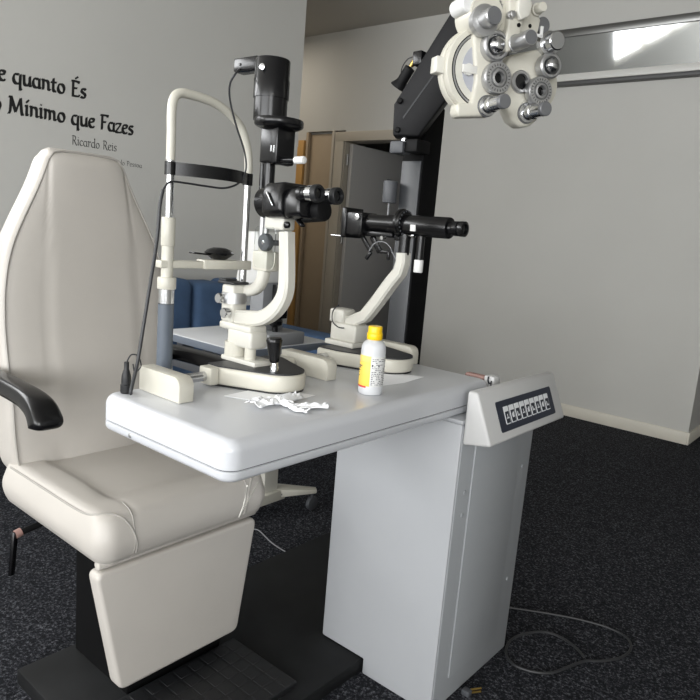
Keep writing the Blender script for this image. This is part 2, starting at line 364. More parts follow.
# seat cushion
SX0, SX1, SY0, SY1, SZ0, SZ1 = -1.735, -1.225, .703, 1.197, .452, .562
def seat_bm():
    N = 57
    cx, cy, hx, hy = (SX0+SX1)/2, (SY0+SY1)/2, (SX1-SX0)/2, (SY1-SY0)/2
    R = .032; rc = .045
    def plan(i, j):
        s = -1+2*i/(N-1); q = -1+2*j/(N-1)
        s = math.copysign(abs(s)**.8, s); q = math.copysign(abs(q)**.8, q)
        x, y = s*hx, q*hy
        ax, ay = abs(x)-(hx-rc), abs(y)-(hy-rc)
        if ax > 0 and ay > 0:
            L = max(ax, ay)/math.hypot(ax, ay)
            x = math.copysign(hx-rc+ax*L, x); y = math.copysign(hy-rc+ay*L, y)
        return x, y
    def dist(x, y):
        ax, ay = abs(x)-(hx-rc), abs(y)-(hy-rc)
        if ax > 0 and ay > 0: return rc-math.hypot(ax, ay)
        return min(hx-abs(x), hy-abs(y))
    def top(i, j):
        x, y = plan(i, j); d = max(0, dist(x, y))
        z = SZ1 + .012*(1-(x/hx)**2)*(1-(y/hy)**2)
        if d < R: z -= R - math.sqrt(max(0, R*R-(R-d)**2))
        # front roll rises, inner panel sits lower between side bolsters
        w = .155 + .02*max(0, (x/hx))
        inx = 1/(1+math.exp(-(w-abs(y))/.008)); inf = 1/(1+math.exp(-((hx-.105)-x)/.012))
        z -= .011*inx*inf
        g = abs(abs(y)-.155)
        if g < .006: z -= .003*(1-g/.006)
        z += .004*math.exp(-((x-(hx-.06))/.04)**2)
        return V((cx+x, cy+y, z))
    def bot(i, j):
        x, y = plan(i, j); d = max(0, dist(x, y)); r = .02; z = SZ0
        if d < r: z += r - math.sqrt(max(0, r*r-(r-d)**2))
        return V((cx+x, cy+y, z))
    b = B(); b.grid(top, N, N); b.grid(bot, N, N)
    idx = [(i, 0) for i in range(N)] + [(N-1, j) for j in range(1, N)] + [(i, N-1) for i in range(N-2, -1, -1)] + [(0, j) for j in range(N-2, 0, -1)]
    def side(i, j):
        a, c = top(*idx[i]), bot(*idx[i]); k = j/5; p = a.lerp(c, k)
        n = V((p.x-cx, p.y-cy, 0)).normalized(); return p + n*(.007*math.sin(PI*k))
    b.grid(side, len(idx), 6, cu=True)
    bmesh.ops.remove_doubles(b.bm, verts=b.bm.verts, dist=.0004)
    bmesh.ops.recalc_face_normals(b.bm, faces=b.bm.faces)
    return b
from mathutils.bvhtree import BVHTree
def snap(bm, pts, n=8):
    tr = BVHTree.FromBMesh(bm); return [tr.find_nearest(p)[0] for p in spline(pts, n)]
sbm = seat_bm(); snapped = []
for sg in (-1, 1):
    yc_ = (SY0+SY1)/2; e = (SY1-SY0)/2
    snapped.append(('piping', .0026, snap(sbm.bm, [V((SX0+.05, yc_+sg*(e-.006), SZ1-.008)), V((-1.50, yc_+sg*(e-.006), SZ1-.008)), V((-1.33, yc_+sg*(e-.008), SZ1-.008)), V((-1.275, yc_+sg*(e-.018), SZ1-.002)), V((-1.250, yc_+sg*(e-.045), SZ1)), V((SX1-.004, yc_+sg*(e-.070), SZ1-.022)), V((SX1+.01, yc_+sg*(e-.084), SZ1-.06)), V((SX1+.004, yc_+sg*(e-.088), SZ0+.012))])))
    snapped.append(('seam', .0017, snap(sbm.bm, [V((-1.285, yc_+sg*.160, SZ1+.003)), V((SX1-.02, yc_+sg*.165, SZ1-.003)), V((SX1+.002, yc_+sg*.166, SZ1-.03)), V((SX1+.01, yc_+sg*.166, SZ1-.06)), V((SX1+.004, yc_+sg*.166, SZ0+.012))])))
seat = sbm.build('seat', 'vinyl', ch, ang=60)
def rr_path(x0, x1, y0, y1, r, z, n=7):
    out = []
    for cx, cy, a in ((x1-r, y1-r, 0), (x0+r, y1-r, 90), (x0+r, y0+r, 180), (x1-r, y0+r, 270)):
        for i in range(n+1):
            q = math.radians(a+90*i/n); out.append(V((cx+r*math.cos(q), cy+r*math.sin(q), z)))
    return out
for nm, r_, pp in snapped: B().tube(pp, r_, 6, smooth=False).build(nm, 'piping', seat)
B().box(SX0+.03, SX1-.03, SY0+.03, SY1-.03, .445, .468, .004).build('seat_pan', 'pedestal', ch)
B().box(-1.70, -1.66, .735, .75, .448, .466, .003).build('pan_bracket', 'white', ch)
# backrest : lofted rings with a raised centre panel and seams
prof = [(.505, .195), (.52, .215), (.56, .232), (.65, .242), (.78, .247), (.92, .247), (1.0, .243), (1.07, .232), (1.13, .214), (1.19, .186), (1.24, .160), (1.285, .138), (1.32, .124), (1.35, .114), (1.366, .100), (1.374, .080)]
def interp(tab, z):
    for (a, fa), (c, fc) in zip(tab[:-1], tab[1:]):
        if a <= z <= c:
            k = (z-a)/(c-a); return fa+(fc-fa)*k
    return tab[-1][1] if z > tab[-1][0] else tab[0][1]
def xfront(z): return -1.655 - .085*((z-.5)/.87) + .02*math.exp(-((z-.72)/.13)**2)
TH = .13
def seamw(z): return interp([(.5, .105), (.62, .122), (.8, .137), (1.0, .136), (1.2, .120), (1.32, .108), (1.38, .104)], z)
def backrest_bm():
    zs = []
    z0, z1 = .505, 1.374
    NZ = 70
    for i in range(NZ): zs.append(z0+(z1-z0)*(1-math.cos(PI*i/(NZ-1)))/2)
    def smw(z):
        return sum(interp(prof, min(z1, max(z0, z+d)))*w for d, w in ((-.02, .25), (0, .5), (.02, .25)))
    NA = 132
    def f(i, j):
        z = zs[i]; w = smw(z); a = 2*PI*j/NA
        e = .30
        c, s_ = math.cos(a), math.sin(a)
        yy = math.copysign(abs(s_)**e, s_)*w; xx = math.copysign(abs(c)**e, c)
        d = min(z-z0, z1-z); k = 1 if d > .03 else math.sqrt(max(0.05, 1-(1-d/.03)**2))
        thick = TH*(1.0-.35*(z-z0)/(z1-z0))
        x = xfront(z) - thick/2 + xx*thick/2*k
        if c > 0:
            u = abs(yy); sw = seamw(z)
            if sw < w-.01:
                x += .003/(1+math.exp((u-sw)/.004)) - .0035*math.exp(-((u-sw)/.004)**2)
            x += .008*max(0, 1-(u/w)**2)
        return V((x, .945+yy, z))
    b = B(); b.grid(f, NZ, NA, cv=True)
    t = b.bm; bmesh.ops.holes_fill(t, edges=[e for e in t.edges if len(e.link_faces) == 1], sides=0)
    bmesh.ops.recalc_face_normals(t, faces=t.faces)
    return b, smw
bb, smw = backrest_bm()
back = bb.build('backrest', 'vinyl', ch, ang=60)
path = []
for i in range(40):
    z = .54+(1.362-.54)*i/39; path.append(V((xfront(z)-.004, .945-smw(z)+.009, z)))
for i in range(1, 8): path.append(V((xfront(1.364)-.006, .945-smw(1.362)+.009+ (2*smw(1.362)-.018)*i/8, 1.366+.002*math.sin(PI*i/8))))
for i in range(39, -1, -1):
    z = .54+(1.362-.54)*i/39; path.append(V((xfront(z)-.004, .945+smw(z)-.009, z)))
B().tube(path, .0028, 6, smooth=False).build('piping', 'piping', back)
B().box(-1.80, -1.755, .87, 1.03, .42, .75, .006).box(-1.79, -1.60, .87, 1.03, .43, .455, .004).build('back_bracket', 'pedestal', ch)
# armrests
def armrest(sg):
    yc = YC + sg*.297
    b = B()
    pts = [V((-1.86, yc, .79)), V((-1.74, yc, .797)), V((-1.60, yc, .800)), V((-1.48, yc, .797)), V((-1.432, yc, .791)), V((-1.400, yc, .779)), V((-1.380, yc, .757)), V((-1.375, yc, .742))]
    P = spline(pts, 9); N = len(P)
    def f(i, j):
        i = min(i, N-1); p = P[i]; k = i/(N-1)
        d = (P[min(i+1, N-1)]-P[max(i-1, 0)]).normalized(); up = V((-d.z, 0, d.x))
        if i == 0: pass
        w = .027 + .010*max(0, (k-.40)/.60); h = .022 + .008*max(0, (k-.5)*2)
        if k > .84: q = math.sqrt(max(.004, 1-((k-.84)/.16)**2)); w *= q; h *= q
        a = 2*PI*j/24; c, s_ = math.cos(a), math.sin(a)
        return p + V((0, 1, 0))*(math.copysign(abs(c)**.6, c)*w) + up*(math.copysign(abs(s_)**.6, s_)*h)
    b.grid(f, N, 24, cv=True)
    bmesh.ops.holes_fill(b.bm, edges=[e for e in b.bm.edges if len(e.link_faces) == 1], sides=0)
    bmesh.ops.recalc_face_normals(b.bm, faces=b.bm.faces)
    a = b.build('armrest', 'black', ch, ang=60)
    B().bar((-1.77, yc, .79), (-1.77, yc-sg*.09, .76), .05, .03, .006).build('arm_bracket', 'pedestal', a)
armrest(-1); armrest(1)
# leg rest panel, hinge roll and pan rail
def legrest():
    pts = [(.705, .432), (1.175, .432), (1.132, .108), (.772, .108)]
    xs = lambda z: -1.243 - .006*(.437-z)/.31
    b = B(); t = bmesh.new()
    out = []
    n = len(pts); R_ = .022
    for i in range(n):
        p = V((pts[i][0], pts[i][1], 0)); a = (V((pts[i-1][0], pts[i-1][1], 0))-p).normalized(); c = (V((pts[(i+1) % n][0], pts[(i+1) % n][1], 0))-p).normalized()
        for k in range(6):
            q = k/5; out.append(p + a*R_*(1-q)**2 + c*R_*q**2)
    b.prism([(xs(p.y), p.x, p.y) for p in out], (-.045, 0, 0), bev=.009, seg=3)
    return b
lr = legrest().build('leg_rest', 'vinyl', ch, ang=50)
B().cyl((-1.262, .715, .446), (-1.262, 1.178, .446), .0115, seg=16, bev=.003).box(-1.275, -1.249, .735, .765, .44, .468, .005).build('hinge_roll', 'vinyl', ch)
lv = B().cyl((-1.60, .86, .43), (-1.60, .69, .405), .0085, seg=12)
lv = lv.build('lever_rod', 'blackmatt', ch)
B().cyl((-1.60, .70, .408), (-1.60, .685, .404), .011, seg=14).build('lever_collar', 'orange', lv)
B().bar((-1.60, .685, .412), (-1.594, .672, .30), .010, .016, .003).build('lever_handle', 'black', lv)

# ================================================================== CABINET, TABLE TOP, CONSOLE
CX0, CX1, CY0, CY1 = -1.137, -.751, 1.362, 1.781
cab = thing('instrument_cabinet', 'tall pale grey pedestal cabinet standing on the floor under the worktop', 'cabinet', ((CX0+CX1)/2, (CY0+CY1)/2, 0))
b = B().prism([(CX0, CY0, .046), (-.981, CY0, .046), (-.981, CY0, .001), (CX1, CY0, .001), (CX1, CY0, .787), (CX0, CY0, .787)], (0, CY1-CY0, 0), bev=.006)
b.build('cabinet_body', 'cab', cab)
B().box(CX1-.004, CX1+.0012, CY0+.006, CY1-.006, .008, .782, .001).build('side_sheet', 'cabside', cab)
gp = B()
gp.box(CX1, CX1+.005, CY0+.072, CY1-.085, .075, .775, .0015)
pn = gp.build('access_panel', 'cabside', cab)
for y, z in ((CY0+.046, .605), (CY0+.046, .545), (CY1-.05, .60), (CY1-.05, .25)): B().lathe((CX1+.001, y, z), (1, 0, 0), [(.006, 0), (.006, .0012), (.0045, .0022)], 14).build('screw', 'cabside', cab)
B().box(CX0-.002, CX1+.002, CY0-.003, CY1, .787, .798, .003).build('cabinet_lid', 'cab', cab)
TZ = .873
TX0, TX1, TY0, TY1 = -1.168, -.777, .664, 1.535
wt = thing('worktop', 'white rounded worktop of the examination unit carrying the instruments', 'worktop', ((TX0+TX1)/2, (TY0+TY1)/2, .798))
def slab(x0, x1, y0, y1, r, layers):
    b = B()
    def f(i, j):
        z, ins = layers[i]; return rr_path(x0+ins, x1-ins, y0+ins, y1-ins, r-ins if r-ins > .004 else .004, z)[j]
    n = len(rr_path(x0, x1, y0, y1, r, 0))
    b.grid(f, len(layers), n, cv=True)
    bmesh.ops.holes_fill(b.bm, edges=[e for e in b.bm.edges if len(e.link_faces) == 1], sides=0)
    bmesh.ops.recalc_face_normals(b.bm, faces=b.bm.faces)
    return b
slab(TX0, TX1, TY0, TY1, .03, [(.822, .002), (.823, 0), (.852, 0)] + [(.852+.021*math.sin(a*PI/16), .02*(1-math.cos(a*PI/16))) for a in range(1, 9)]).build('table_top', 'table', wt, ang=50)
slab(TX0, TX1, TY0, TY1, .03, [(.799, .014), (.8005, .008), (.804, .003), (.809, 0), (.819, 0), (.820, .0015)]).build('table_tray', 'table', wt, ang=50)
slab(TX0, TX1, TY0, TY1, .03, [(.8185, .004), (.8235, .004)]).build('edge_groove', 'seam', wt)
B().lathe((-1.06, TY0+.0005, .812), (0, -1, 0), [(.005, 0), (.005, .001), (.003, .002)], 12).build('table_screw', 'steel', wt)

cs = thing('control_console', 'wedge shaped grey control console with nine keys fixed to the cabinet side', 'control panel', (-.72, 1.58, .738))
KY0, KY1 = 1.362, 1.80
sec = [(CX1+.003, .738), (-.672, .752), (-.722, .873), (CX1+.003, .873)]
B().prism([(x, KY0, z) for x, z in sec], (0, KY1-KY0, 0), bev=.007, seg=3).build('console_housing', 'console', cs, ang=50)
d = V((-.722+.672, 0, .873-.752)); nrm = V((d.z, 0, -d.x)).normalized(); dn = d.normalized(); o0 = V((-.672, 0, .752))
def face(y, h, off): return o0 + V((0, y, 0)) + dn*h + nrm*off
L = .131
def plate(b, y0, y1, h0, h1, o_0, o_1, r=.0):
    if r:
        out = []
        for cy, chh, a in ((y1-r, h1-r, 0), (y0+r, h1-r, 90), (y0+r, h0+r, 180), (y1-r, h0+r, 270)):
            for i in range(5): q = math.radians(a+90*i/4); out.append(face(cy+r*math.cos(q), chh+r*math.sin(q), o_0))
        return b.prism(out, nrm*(o_1-o_0))
    return b.prism([face(y0, h0, o_0), face(y1, h0, o_0), face(y1, h1, o_0), face(y0, h1, o_0)], nrm*(o_1-o_0))
ky0, ky1 = 1.430, 1.747
kp = plate(B(), ky0, ky1, .022, .098, -.002, .001, .006).build('keypad', 'keypad', cs)
for i in range(9):
    a = ky0+.031+i*.0292
    key = plate(B(), a, a+.0235, .038, .082, .0008, .0022, .002).build('key', 'key', cs)
    sb = plate(B(), a+.0025, a+.021, .0405, .069, .002, .0028)
    sb.build('key_face', 'sym', key)
    s2 = B(); cyk = a+.0118; hh = .0555
    if i % 3 == 0: plate(s2, cyk-.006, cyk+.006, hh-.004, hh-.001, .0026, .0032); plate(s2, cyk-.0015, cyk+.0015, hh-.001, hh+.007, .0026, .0032)
    elif i % 3 == 1: plate(s2, cyk-.005, cyk+.005, hh-.005, hh+.005, .0026, .0031); plate(s2, cyk-.001, cyk+.006, hh+.005, hh+.008, .0026, .0032)
    else: plate(s2, cyk-.006, cyk-.002, hh-.006, hh+.006, .0026, .0032); plate(s2, cyk+.0, cyk+.006, hh-.006, hh-.002, .0026, .0032)
    s2.build('key_symbol', 'key', key)

# ================================================================== SLIT LAMP
YS = .975
sl = thing('slit_lamp', 'cream slit lamp with black binocular microscope at the near end of the worktop', 'slit lamp', (-1.05, YS, TZ))
def boat(xl, hwl, xt, hwt, c, n=14, xa=None):
    out = [(xl, c-hwl)]
    if xa is not None: out.append((xa, c-hwl))
    r = hwt
    for i in range(n+1):
        a = math.radians(-62+124*i/n); out.append((xt-r+r*math.cos(a)*1.0, c+r*math.sin(a)/math.sin(math.radians(62))*.94))
    if xa is not None: out.append((xa, c+hwl))
    out.append((xl, c+hwl)); return out
ob = boat(-1.125, .103, -.945, .056, .985, xa=-1.09)
B().prism([(x, y, TZ+.004) for x, y in ob], (0, 0, .037), bev=.005).build('base', 'cream', sl, ang=50)
B().prism([(.985*0+x*.985-.0158, (y-.985)*.93+.985, TZ+.041) for x, y in ob], (0, 0, .003)).build('base_deck', 'deck', sl)
B().prism([((x+1.03)*.97-1.03, (y-.985)*.96+.985, TZ+.0004) for x, y in ob], (0, 0, .004)).build('base_foot', 'rubber', sl)
ax = B().cyl((-1.10, .765, TZ+.022), (-1.10, 1.15, TZ+.022), .0105, seg=18).build('axle', 'chrome', sl)
for y in (.862, 1.09): B().box(-1.118, -1.078, y-.0, y+.022, TZ+.005, TZ+.042, .003).build('axle_bearing', 'cream', sl)
def cheek(x0, x1, y0, y1):
    zt = TZ+.05; out = [(x0, y0, TZ+.0006), (x1, y0, TZ+.0006)]
    out += [(x1, y0, zt-.02)] + [(x1-.02+.02*math.cos(a*PI/12), y0, zt-.02+.02*math.sin(a*PI/12)) for a in range(1, 7)] + [(x0, y0, zt)]
    return B().prism(out, (0, y1-y0, 0), bev=.002)
cheek(-1.145, -1.010, .735, .769).build('rail_cheek', 'cream', sl)
cheek(-1.145, -.990, 1.13, 1.164).build('rail_cheek', 'cream', sl)
def S(px, py, y=YS): return onY(px, py, y)
def rb(b, p0, p1, y0, y1, bev=.004):      # box between two pixel corners on the instrument plane
    a, c = S(*p0, (y0+y1)/2), S(*p1, (y0+y1)/2)
    return b.box(min(a.x, c.x), max(a.x, c.x), y0, y1, min(a.z, c.z), max(a.z, c.z), bev)
zd = TZ+.043
foot = B().box(-1.15, -1.036, YS-.030, YS+.030, zd, zd+.011, .003).build('stage_plate', 'cream2', sl)
B().cyl((-1.128, YS-.006, zd+.01), (-1.128, YS-.006, zd+.042), .025, seg=26).build('stage_pillar', 'cream', sl)
B().cyl((-1.072, YS-.012, zd+.01), (-1.072, YS-.012, zd+.042), .0125, seg=20).build('stage_pin', 'cream', sl)
blk = B(); blk.box(-1.138, -1.058, YS-.025, YS+.025, zd+.034, .989, .006).box(-1.168, -1.062, YS-.025, YS+.025, .984, 1.001, .005)
blk.build('stage_block', 'cream2', sl, ang=50)
B().box(-1.168, -1.128, YS-.022, YS+.022, 1.000, 1.084, .006).build('arm_post', 'cream2', sl, ang=50)
dr = B().cyl((-1.152, YS-.043, 1.055), (-1.152, YS-.027, 1.055), .012, seg=20)
B().cyl((-1.148, YS, 1.042), (-1.148, YS, 1.066), .0285, seg=36).build('scale_drum', 'steel', sl)
for k, (x, z) in enumerate(((-1.156, 1.052), (-1.136, 1.022))):
    q = B().lathe((x, YS-.022, z), (0, -1, 0), [(.006, 0), (.006, .006), (.011, .006), (.0115, .016), (.010, .019), (.004, .019)], 22); q.build('stage_knob', 'chrome', sl)
# microscope arm (C-shape)
cpt = [(237, 317), (250, 318), (262, 318), (272, 313), (281, 303), (286, 290), (287, 270), (287, 250), (287, 232)]
P = spline([S(*p) for p in cpt], 5)
def cbeam(P, wf, hf, y):
    b = B(); N = len(P)
    def f(i, j):
        d = (P[min(i+1, N-1)]-P[max(i-1, 0)]); d.y = 0; d.normalize(); nn = V((-d.z, 0, d.x)); h = hf(i/(N-1))/2; w = wf/2; c = .005
        q = [(-h, -w+c), (-h+c, -w), (h-c, -w), (h, -w+c), (h, w-c), (h-c, w), (-h+c, w), (-h, w-c)][j]
        return V((P[i].x, y, P[i].z)) + nn*q[0] + V((0, q[1], 0))
    b.grid(f, N, 8, cv=True)
    bmesh.ops.holes_fill(b.bm, edges=[e for e in b.bm.edges if len(e.link_faces) == 1], sides=0)
    bmesh.ops.recalc_face_normals(b.bm, faces=b.bm.faces); return b
cbeam(P, .030, lambda k: .034-.008*k, YS).build('microscope_arm', 'cream2', sl)
top = B(); rb(top, (271, 214), (289, 231), YS-.018, YS+.018, .005); top.build('microscope_mount', 'cream2', sl, ang=50)
clampb = B(); rb(clampb, (280, 208), (299, 220), YS-.025, YS+.025, .005); clampb.lathe(S(288, 225, YS-.022), (0, -1, 0), [(.007, 0), (.007, .006), (.004, .008)], 16)
clampb.bar(S(296, 218, YS), S(303, 226, YS-.02), .010, .006, .002); clampb.build('tilt_clamp', 'black', sl)
# microscope body pointing to +X, a little up
mb = B(); c0, c1, c2, c3 = S(264, 203), S(278, 202), S(293, 201.5), S(306, 201)
dm = (c3-c0).normalized()
mb.lathe(c0, dm, [(.026, 0), (.0315, .003), (.0315, .045), (.033, .046)], 30)
mic = mb.build('microscope_body', 'black', sl)
side = V((0, 1, 0)); upm = side.cross(dm)*-1
upm = dm.cross(side)*-1 if dm.cross(side).z < 0 else dm.cross(side)
def ml(a, s_, u): return c0 + dm*a + side*s_ + upm*u
hp = [(-.034, .034), (-.046, .01), (-.046, -.026), (-.034, -.036), (.034, -.036), (.046, -.026), (.046, .01), (.034, .034)]
h2 = B(); h2.prism([ml(.040, s_, u+.002) for s_, u in hp], dm*.058, bev=.007, seg=3); h2.build('prism_housing', 'black', sl, ang=50)
B().prism([ml(.096, s_*.84, u*.86-.006) for s_, u in hp], dm*.046, bev=.008, seg=3).build('eyepiece_carrier', 'black', sl, ang=50)
B().cyl(ml(.10, .016, -.020), ml(.162, .014, -.018), .022, seg=26, bev=.004).build('carrier_drum', 'blackmatt', sl)
B().bar(ml(.062, -.049, .016), ml(.080, -.049, -.012), .003, .006, .001, up=(0, 1, 0)).build('lever', 'chrome', sl)
dv = (dm*math.cos(.02)).normalized()
for k, sd in enumerate((-.028, .028)):
    e = ml(.134, sd, .010); 
    ep = B().lathe(e, dv, [(.0145, 0), (.0155, .004), (.0155, .012), (.014, .013), (.0135, .028), (.015, .029)], 28).build('eyepiece', 'black', sl)
    B().lathe(e, dv, [(.0148, .024), (.0162, .025), (.0162, .038), (.015, .039)], 28).build('eyepiece_ring', 'chrome', ep)
    B().lathe(e, dv, [(.015, .038), (.0170, .040), (.0170, .050), (.0155, .052), (.0105, .052), (.0095, .047)], 28).build('eyecup', 'rubber', ep)
    B().lathe(e, dv, [(.0001, .047), (.0102, .0475)], 24).build('eye_lens', 'glass', ep)
# illumination tower, a little further back than the microscope
YL = 1.0
def T(px, py): return onY(px, py, YL)
ilx = T(269, 175).x
arm2 = [T(232, 290), T(245, 290.5), T(254, 290), T(260, 286), T(264, 278), T(266, 268), T(267, 258)]
P2 = spline(arm2, 5); cbeam(P2, .026, lambda k: .024, YL-.004).build('illumination_arm', 'cream2', sl, ang=50)
b = B(); a_, c_ = T(258, 268), T(274, 252); b.box(a_.x, c_.x, YL-.02, YL+.02, a_.z-.004, c_.z, .005); b.lathe((ilx+.002, YL, c_.z), (0, 0, 1), [(.015, -.002), (.015, .012), (.011, .014)], 20); b.build('illumination_base', 'cream', sl)
zb = c_.z
B().cyl((ilx+.002, YL, zb), (ilx+.002, YL, T(269, 205).z), .0055, seg=14).cyl((ilx-.012, YL, zb), (ilx-.012, YL, T(269, 210).z), .006, seg=14).build('guide_rod', 'steel', sl)
kc = T(277, 243); B().lathe((kc.x+.002, YL-.017, kc.z), (0, -1, 0), [(.006, -.02), (.006, .012), (.0185, .012), (.0185, .022), (.017, .024), (.004, .024)], 30).build('focus_knob', 'dgrey', sl)
B().lathe((kc.x+.002, YL-.041, kc.z), (0, -1, 0), [(.004, -.002), (.004, .001), (.002, .0015)], 14).build('knob_screw', 'chrome', sl)
zt0 = T(269, 166).z
B().cyl((ilx, YL, T(269, 205).z), (ilx, YL, zt0+.005), .0125, seg=22).cyl((ilx-.018, YL-.004, T(269, 205).z), (ilx-.018, YL-.004, zt0+.005), .005, seg=14).build('illumination_column', 'black', sl)
h0, h1 = T(268, 165), T(287, 127)
lh = B(); lh.prism([(h0.x, YL-.026, h0.z+.002), (h0.x+.030, YL-.026, h0.z+.004), (h0.x+.034, YL-.026, h0.z-.001), (h0.x+.052, YL-.026, h0.z+.001), (h0.x+.052, YL-.026, h0.z+.045), (h0.x+.052, YL-.026, h1.z), (h0.x, YL-.026, h1.z)], (0, .052, 0), bev=.003)
lh.build('slit_housing', 'black', sl, ang=45)
sw = B()
for k in (0, 1): sw.box(h0.x+.036+k*.008, h0.x+.040+k*.008, YL-.029, YL-.025, h0.z+.024+k*-.002, h0.z+.036)
sw.build('slit_scale', 'chrome', sl)
sk0, sk1 = T(287, 161), T(299, 161)
B().cyl((sk0.x-.004, YL-.01, sk0.z), (sk1.x, YL-.01, sk1.z), .006, seg=16).build('slit_control', 'black', sl)
s3 = T(308, 160); B().cyl((sk1.x-.001, YL-.01, sk1.z), (s3.x, YL-.01, sk1.z+.0005), .0078, seg=18, bev=.002).build('control_tip', 'white', sl)
dl_, dr_ = T(257, 122), T(302, 124); dcx = T(279, 124).x; dz = T(279, 129).z
B().lathe((dcx, YL, dz), (0, 0, 1), [(.030, -.004), (.044, .001), (.050, .004), (.052, .007), (.052, .016), (.050, .019)], 40).build('filter_disc', 'black', sl)
lx = T(271.5, 90).x; z2 = T(271, 118).z; z3 = T(271, 99).z; z4 = T(271, 60).z
lc = B().lathe((lx, YL, 0), (0, 0, 1), [(.0355, z2-.006), (.0355, z3), (.0378, z3), (.0378, z3+(z4-z3)*.47), (.0368, z3+(z4-z3)*.49), (.0368, z4-.003), (.035, z4)], 36).build('lamp_housing', 'black', sl)
B().lathe((lx+.010, YL-.037, z3+.055), (.25, -1, 0), [(.005, -.004), (.0065, .001), (.0065, .003), (.002, .004)], 16).build('housing_screw', 'chrome', lc)
pw = B(); pa, pb = T(239, 60), T(256, 72); pw.box(pa.x, lx-.034, YL-.016, YL+.016, pb.z, pa.z, .005); pw.lathe(((pa.x+pb.x)/2-.006, YL-.0165, (pa.z+pb.z)/2), (0, -1, 0), [(.003, 0), (.003, .0015)], 12)
pw.build('lamp_plug', 'black', sl)
# clear breath shield
s0, s1 = S(256, 226, .945), S(276, 270, .945)
sh = B(); 
out = []
x0_, x1_, z0_, z1_ = s0.x, s0.x+.062, s1.z, s0.z; r_ = .012
for cx, cz, a in ((x1_-r_, z1_-r_, 0), (x0_+r_, z1_-r_, 90), (x0_+r_, z0_+r_, 180), (x1_-r_, z0_+r_, 270)):
    for i in range(6): q = math.radians(a+90*i/5); out.append((cx+r_*math.cos(q), .943, cz+r_*math.sin(q)))
sh.prism(out, (0, .002, 0)); sh.build('breath_shield', 'acrylic', sl)
# rest plate on top of the arm post
B().box(-1.180, -1.128, YS-.024, YS+.024, 1.084, 1.090, .002).box(-1.186, -1.16, YS-.016, YS+.016, 1.0895, 1.094, .001).build('top_plate', 'deck', sl)
# joystick
jb = V((-.988, .958, zd)); 
B().lathe(jb, (.02, -.02, 1), [(.009, -.002), (.0095, .010), (.007, .014), (.007, .024)], 18).build('joystick_stem', 'chrome', sl)
B().lathe(jb, (-.05, -.03, 1), [(.008, .020), (.0105, .024), (.0165, .062), (.0175, .068), (.015, .073), (.006, .0745)], 22).build('joystick_grip', 'black', sl)

# ================================================================== CHIN REST
cr = thing('chin_rest', 'chin and forehead rest frame of two chrome posts beside the examination chair', 'chin rest', (-1.175, .92, .74))
RXp = -1.188; yl, yr = .823, 1.031
def Rz(px, py): return onX(px, py, RXp).z
B().cyl((RXp, yl, .735), (RXp, yl, Rz(167, 303)), .0165, seg=26).build('post_sleeve', 'greytube', cr)
B().cyl((RXp, yr, .735), (RXp, yr, Rz(245, 330)), .0165, seg=26).build('post_sleeve', 'greytube', cr)
B().cyl((RXp, yl, Rz(167, 304)), (RXp, yl, Rz(167, 288)), .0165, seg=26).build('sleeve_ring', 'chrome', cr)
B().cyl((RXp, yr, Rz(245, 331)), (RXp, yr, Rz(246, 310)), .0165, seg=26).build('sleeve_ring', 'chrome', cr)
B().cyl((RXp, yl, Rz(167, 289)), (RXp, yl, Rz(167, 277)), .0195, seg=26, bev=.002).build('height_collar', 'cream', cr)
B().cyl((RXp, yl, Rz(167, 278)), (RXp, yl, Rz(168, 217)), .0125, seg=24).cyl((RXp, yl, Rz(167, 246)), (RXp, yl, Rz(168, 217)), .0145, seg=24, bev=.002).build('post_tube', 'cream', cr)
B().cyl((RXp, yl, Rz(168, 219)), (RXp, yl, Rz(170, 155)), .0085, seg=20).build('post', 'chrome', cr)
B().cyl((RXp, yr, Rz(246, 311)), (RXp, yr, Rz(250, 170)), .0085, seg=20).build('post', 'chrome', cr)
hz = Rz(180, 92)
hoop = [(RXp, yl, Rz(170, 160)), (RXp, yl, Rz(170, 135)), (RXp, yl-.001, Rz(171, 112)), (RXp, yl+.003, hz-.016), (RXp, yl+.016, hz-.003), (RXp, yl+.04, hz), (RXp, (yl+yr)/2, hz-.004), (RXp, yr-.055, hz-.022), (RXp, yr-.025, hz-.045), (RXp, yr-.006, hz-.085), (RXp, yr, hz-.12), (RXp, yr, Rz(250, 180))]
B().tube(hoop, .0095, 12, 6).build('hoop', 'cream', cr)
za, zb2 = Rz(172, 163), Rz(172, 174)
band = B()
def bf(i, j):
    k = i/20; y = yl+(yr-yl)*k; bow = .045*math.sin(PI*k); xx = RXp+bow+.004; zz = Rz(172, 169)+.001 
    off, h = ((0, -.013), (.003, -.013), (.003, .013), (0, .013))[j]; return V((xx+off-.0015, y, zz+h))
band.grid(bf, 21, 4, cv=True); bmesh.ops.holes_fill(band.bm, edges=[e for e in band.bm.edges if len(e.link_faces) == 1], sides=0)
band.build('forehead_band', 'black', cr)
for y in (yl, yr): B().cyl((RXp, y, Rz(172, 169)-.012), (RXp, y, Rz(172, 169)+.014), .0115, seg=18).build('band_clip', 'black', cr)
zc = Rz(168, 264)
B().box(RXp-.011, RXp+.011, yl-.022, yl+.10, zc-.008, zc+.008, .003).box(RXp-.016, RXp+.016, yl+.085, yr+.012, zc-.0095, zc+.0115, .003).build('cross_bar', 'cream', cr)
cup = B(); ycu = (yl+yr)/2+.038
cup.lathe((RXp-.008, ycu, zc+.010), (0, 0, 1), [(.004, 0), (.016, .002), (.031, .013), (.0335, .016), (.027, .023), (.014, .028), (.0001, .0285)], 28)
cup.bar((RXp-.008, ycu-.030, zc+.022), (RXp-.008, ycu-.075, zc+.025), .022, .004, .0015)
cup.build('chin_cup', 'black', cr)
# clamp under the table
B().box(RXp-.022, TX0-.0005, yl-.02, yr+.02, .80, .83, .004).build('table_clamp', 'cream', cr)

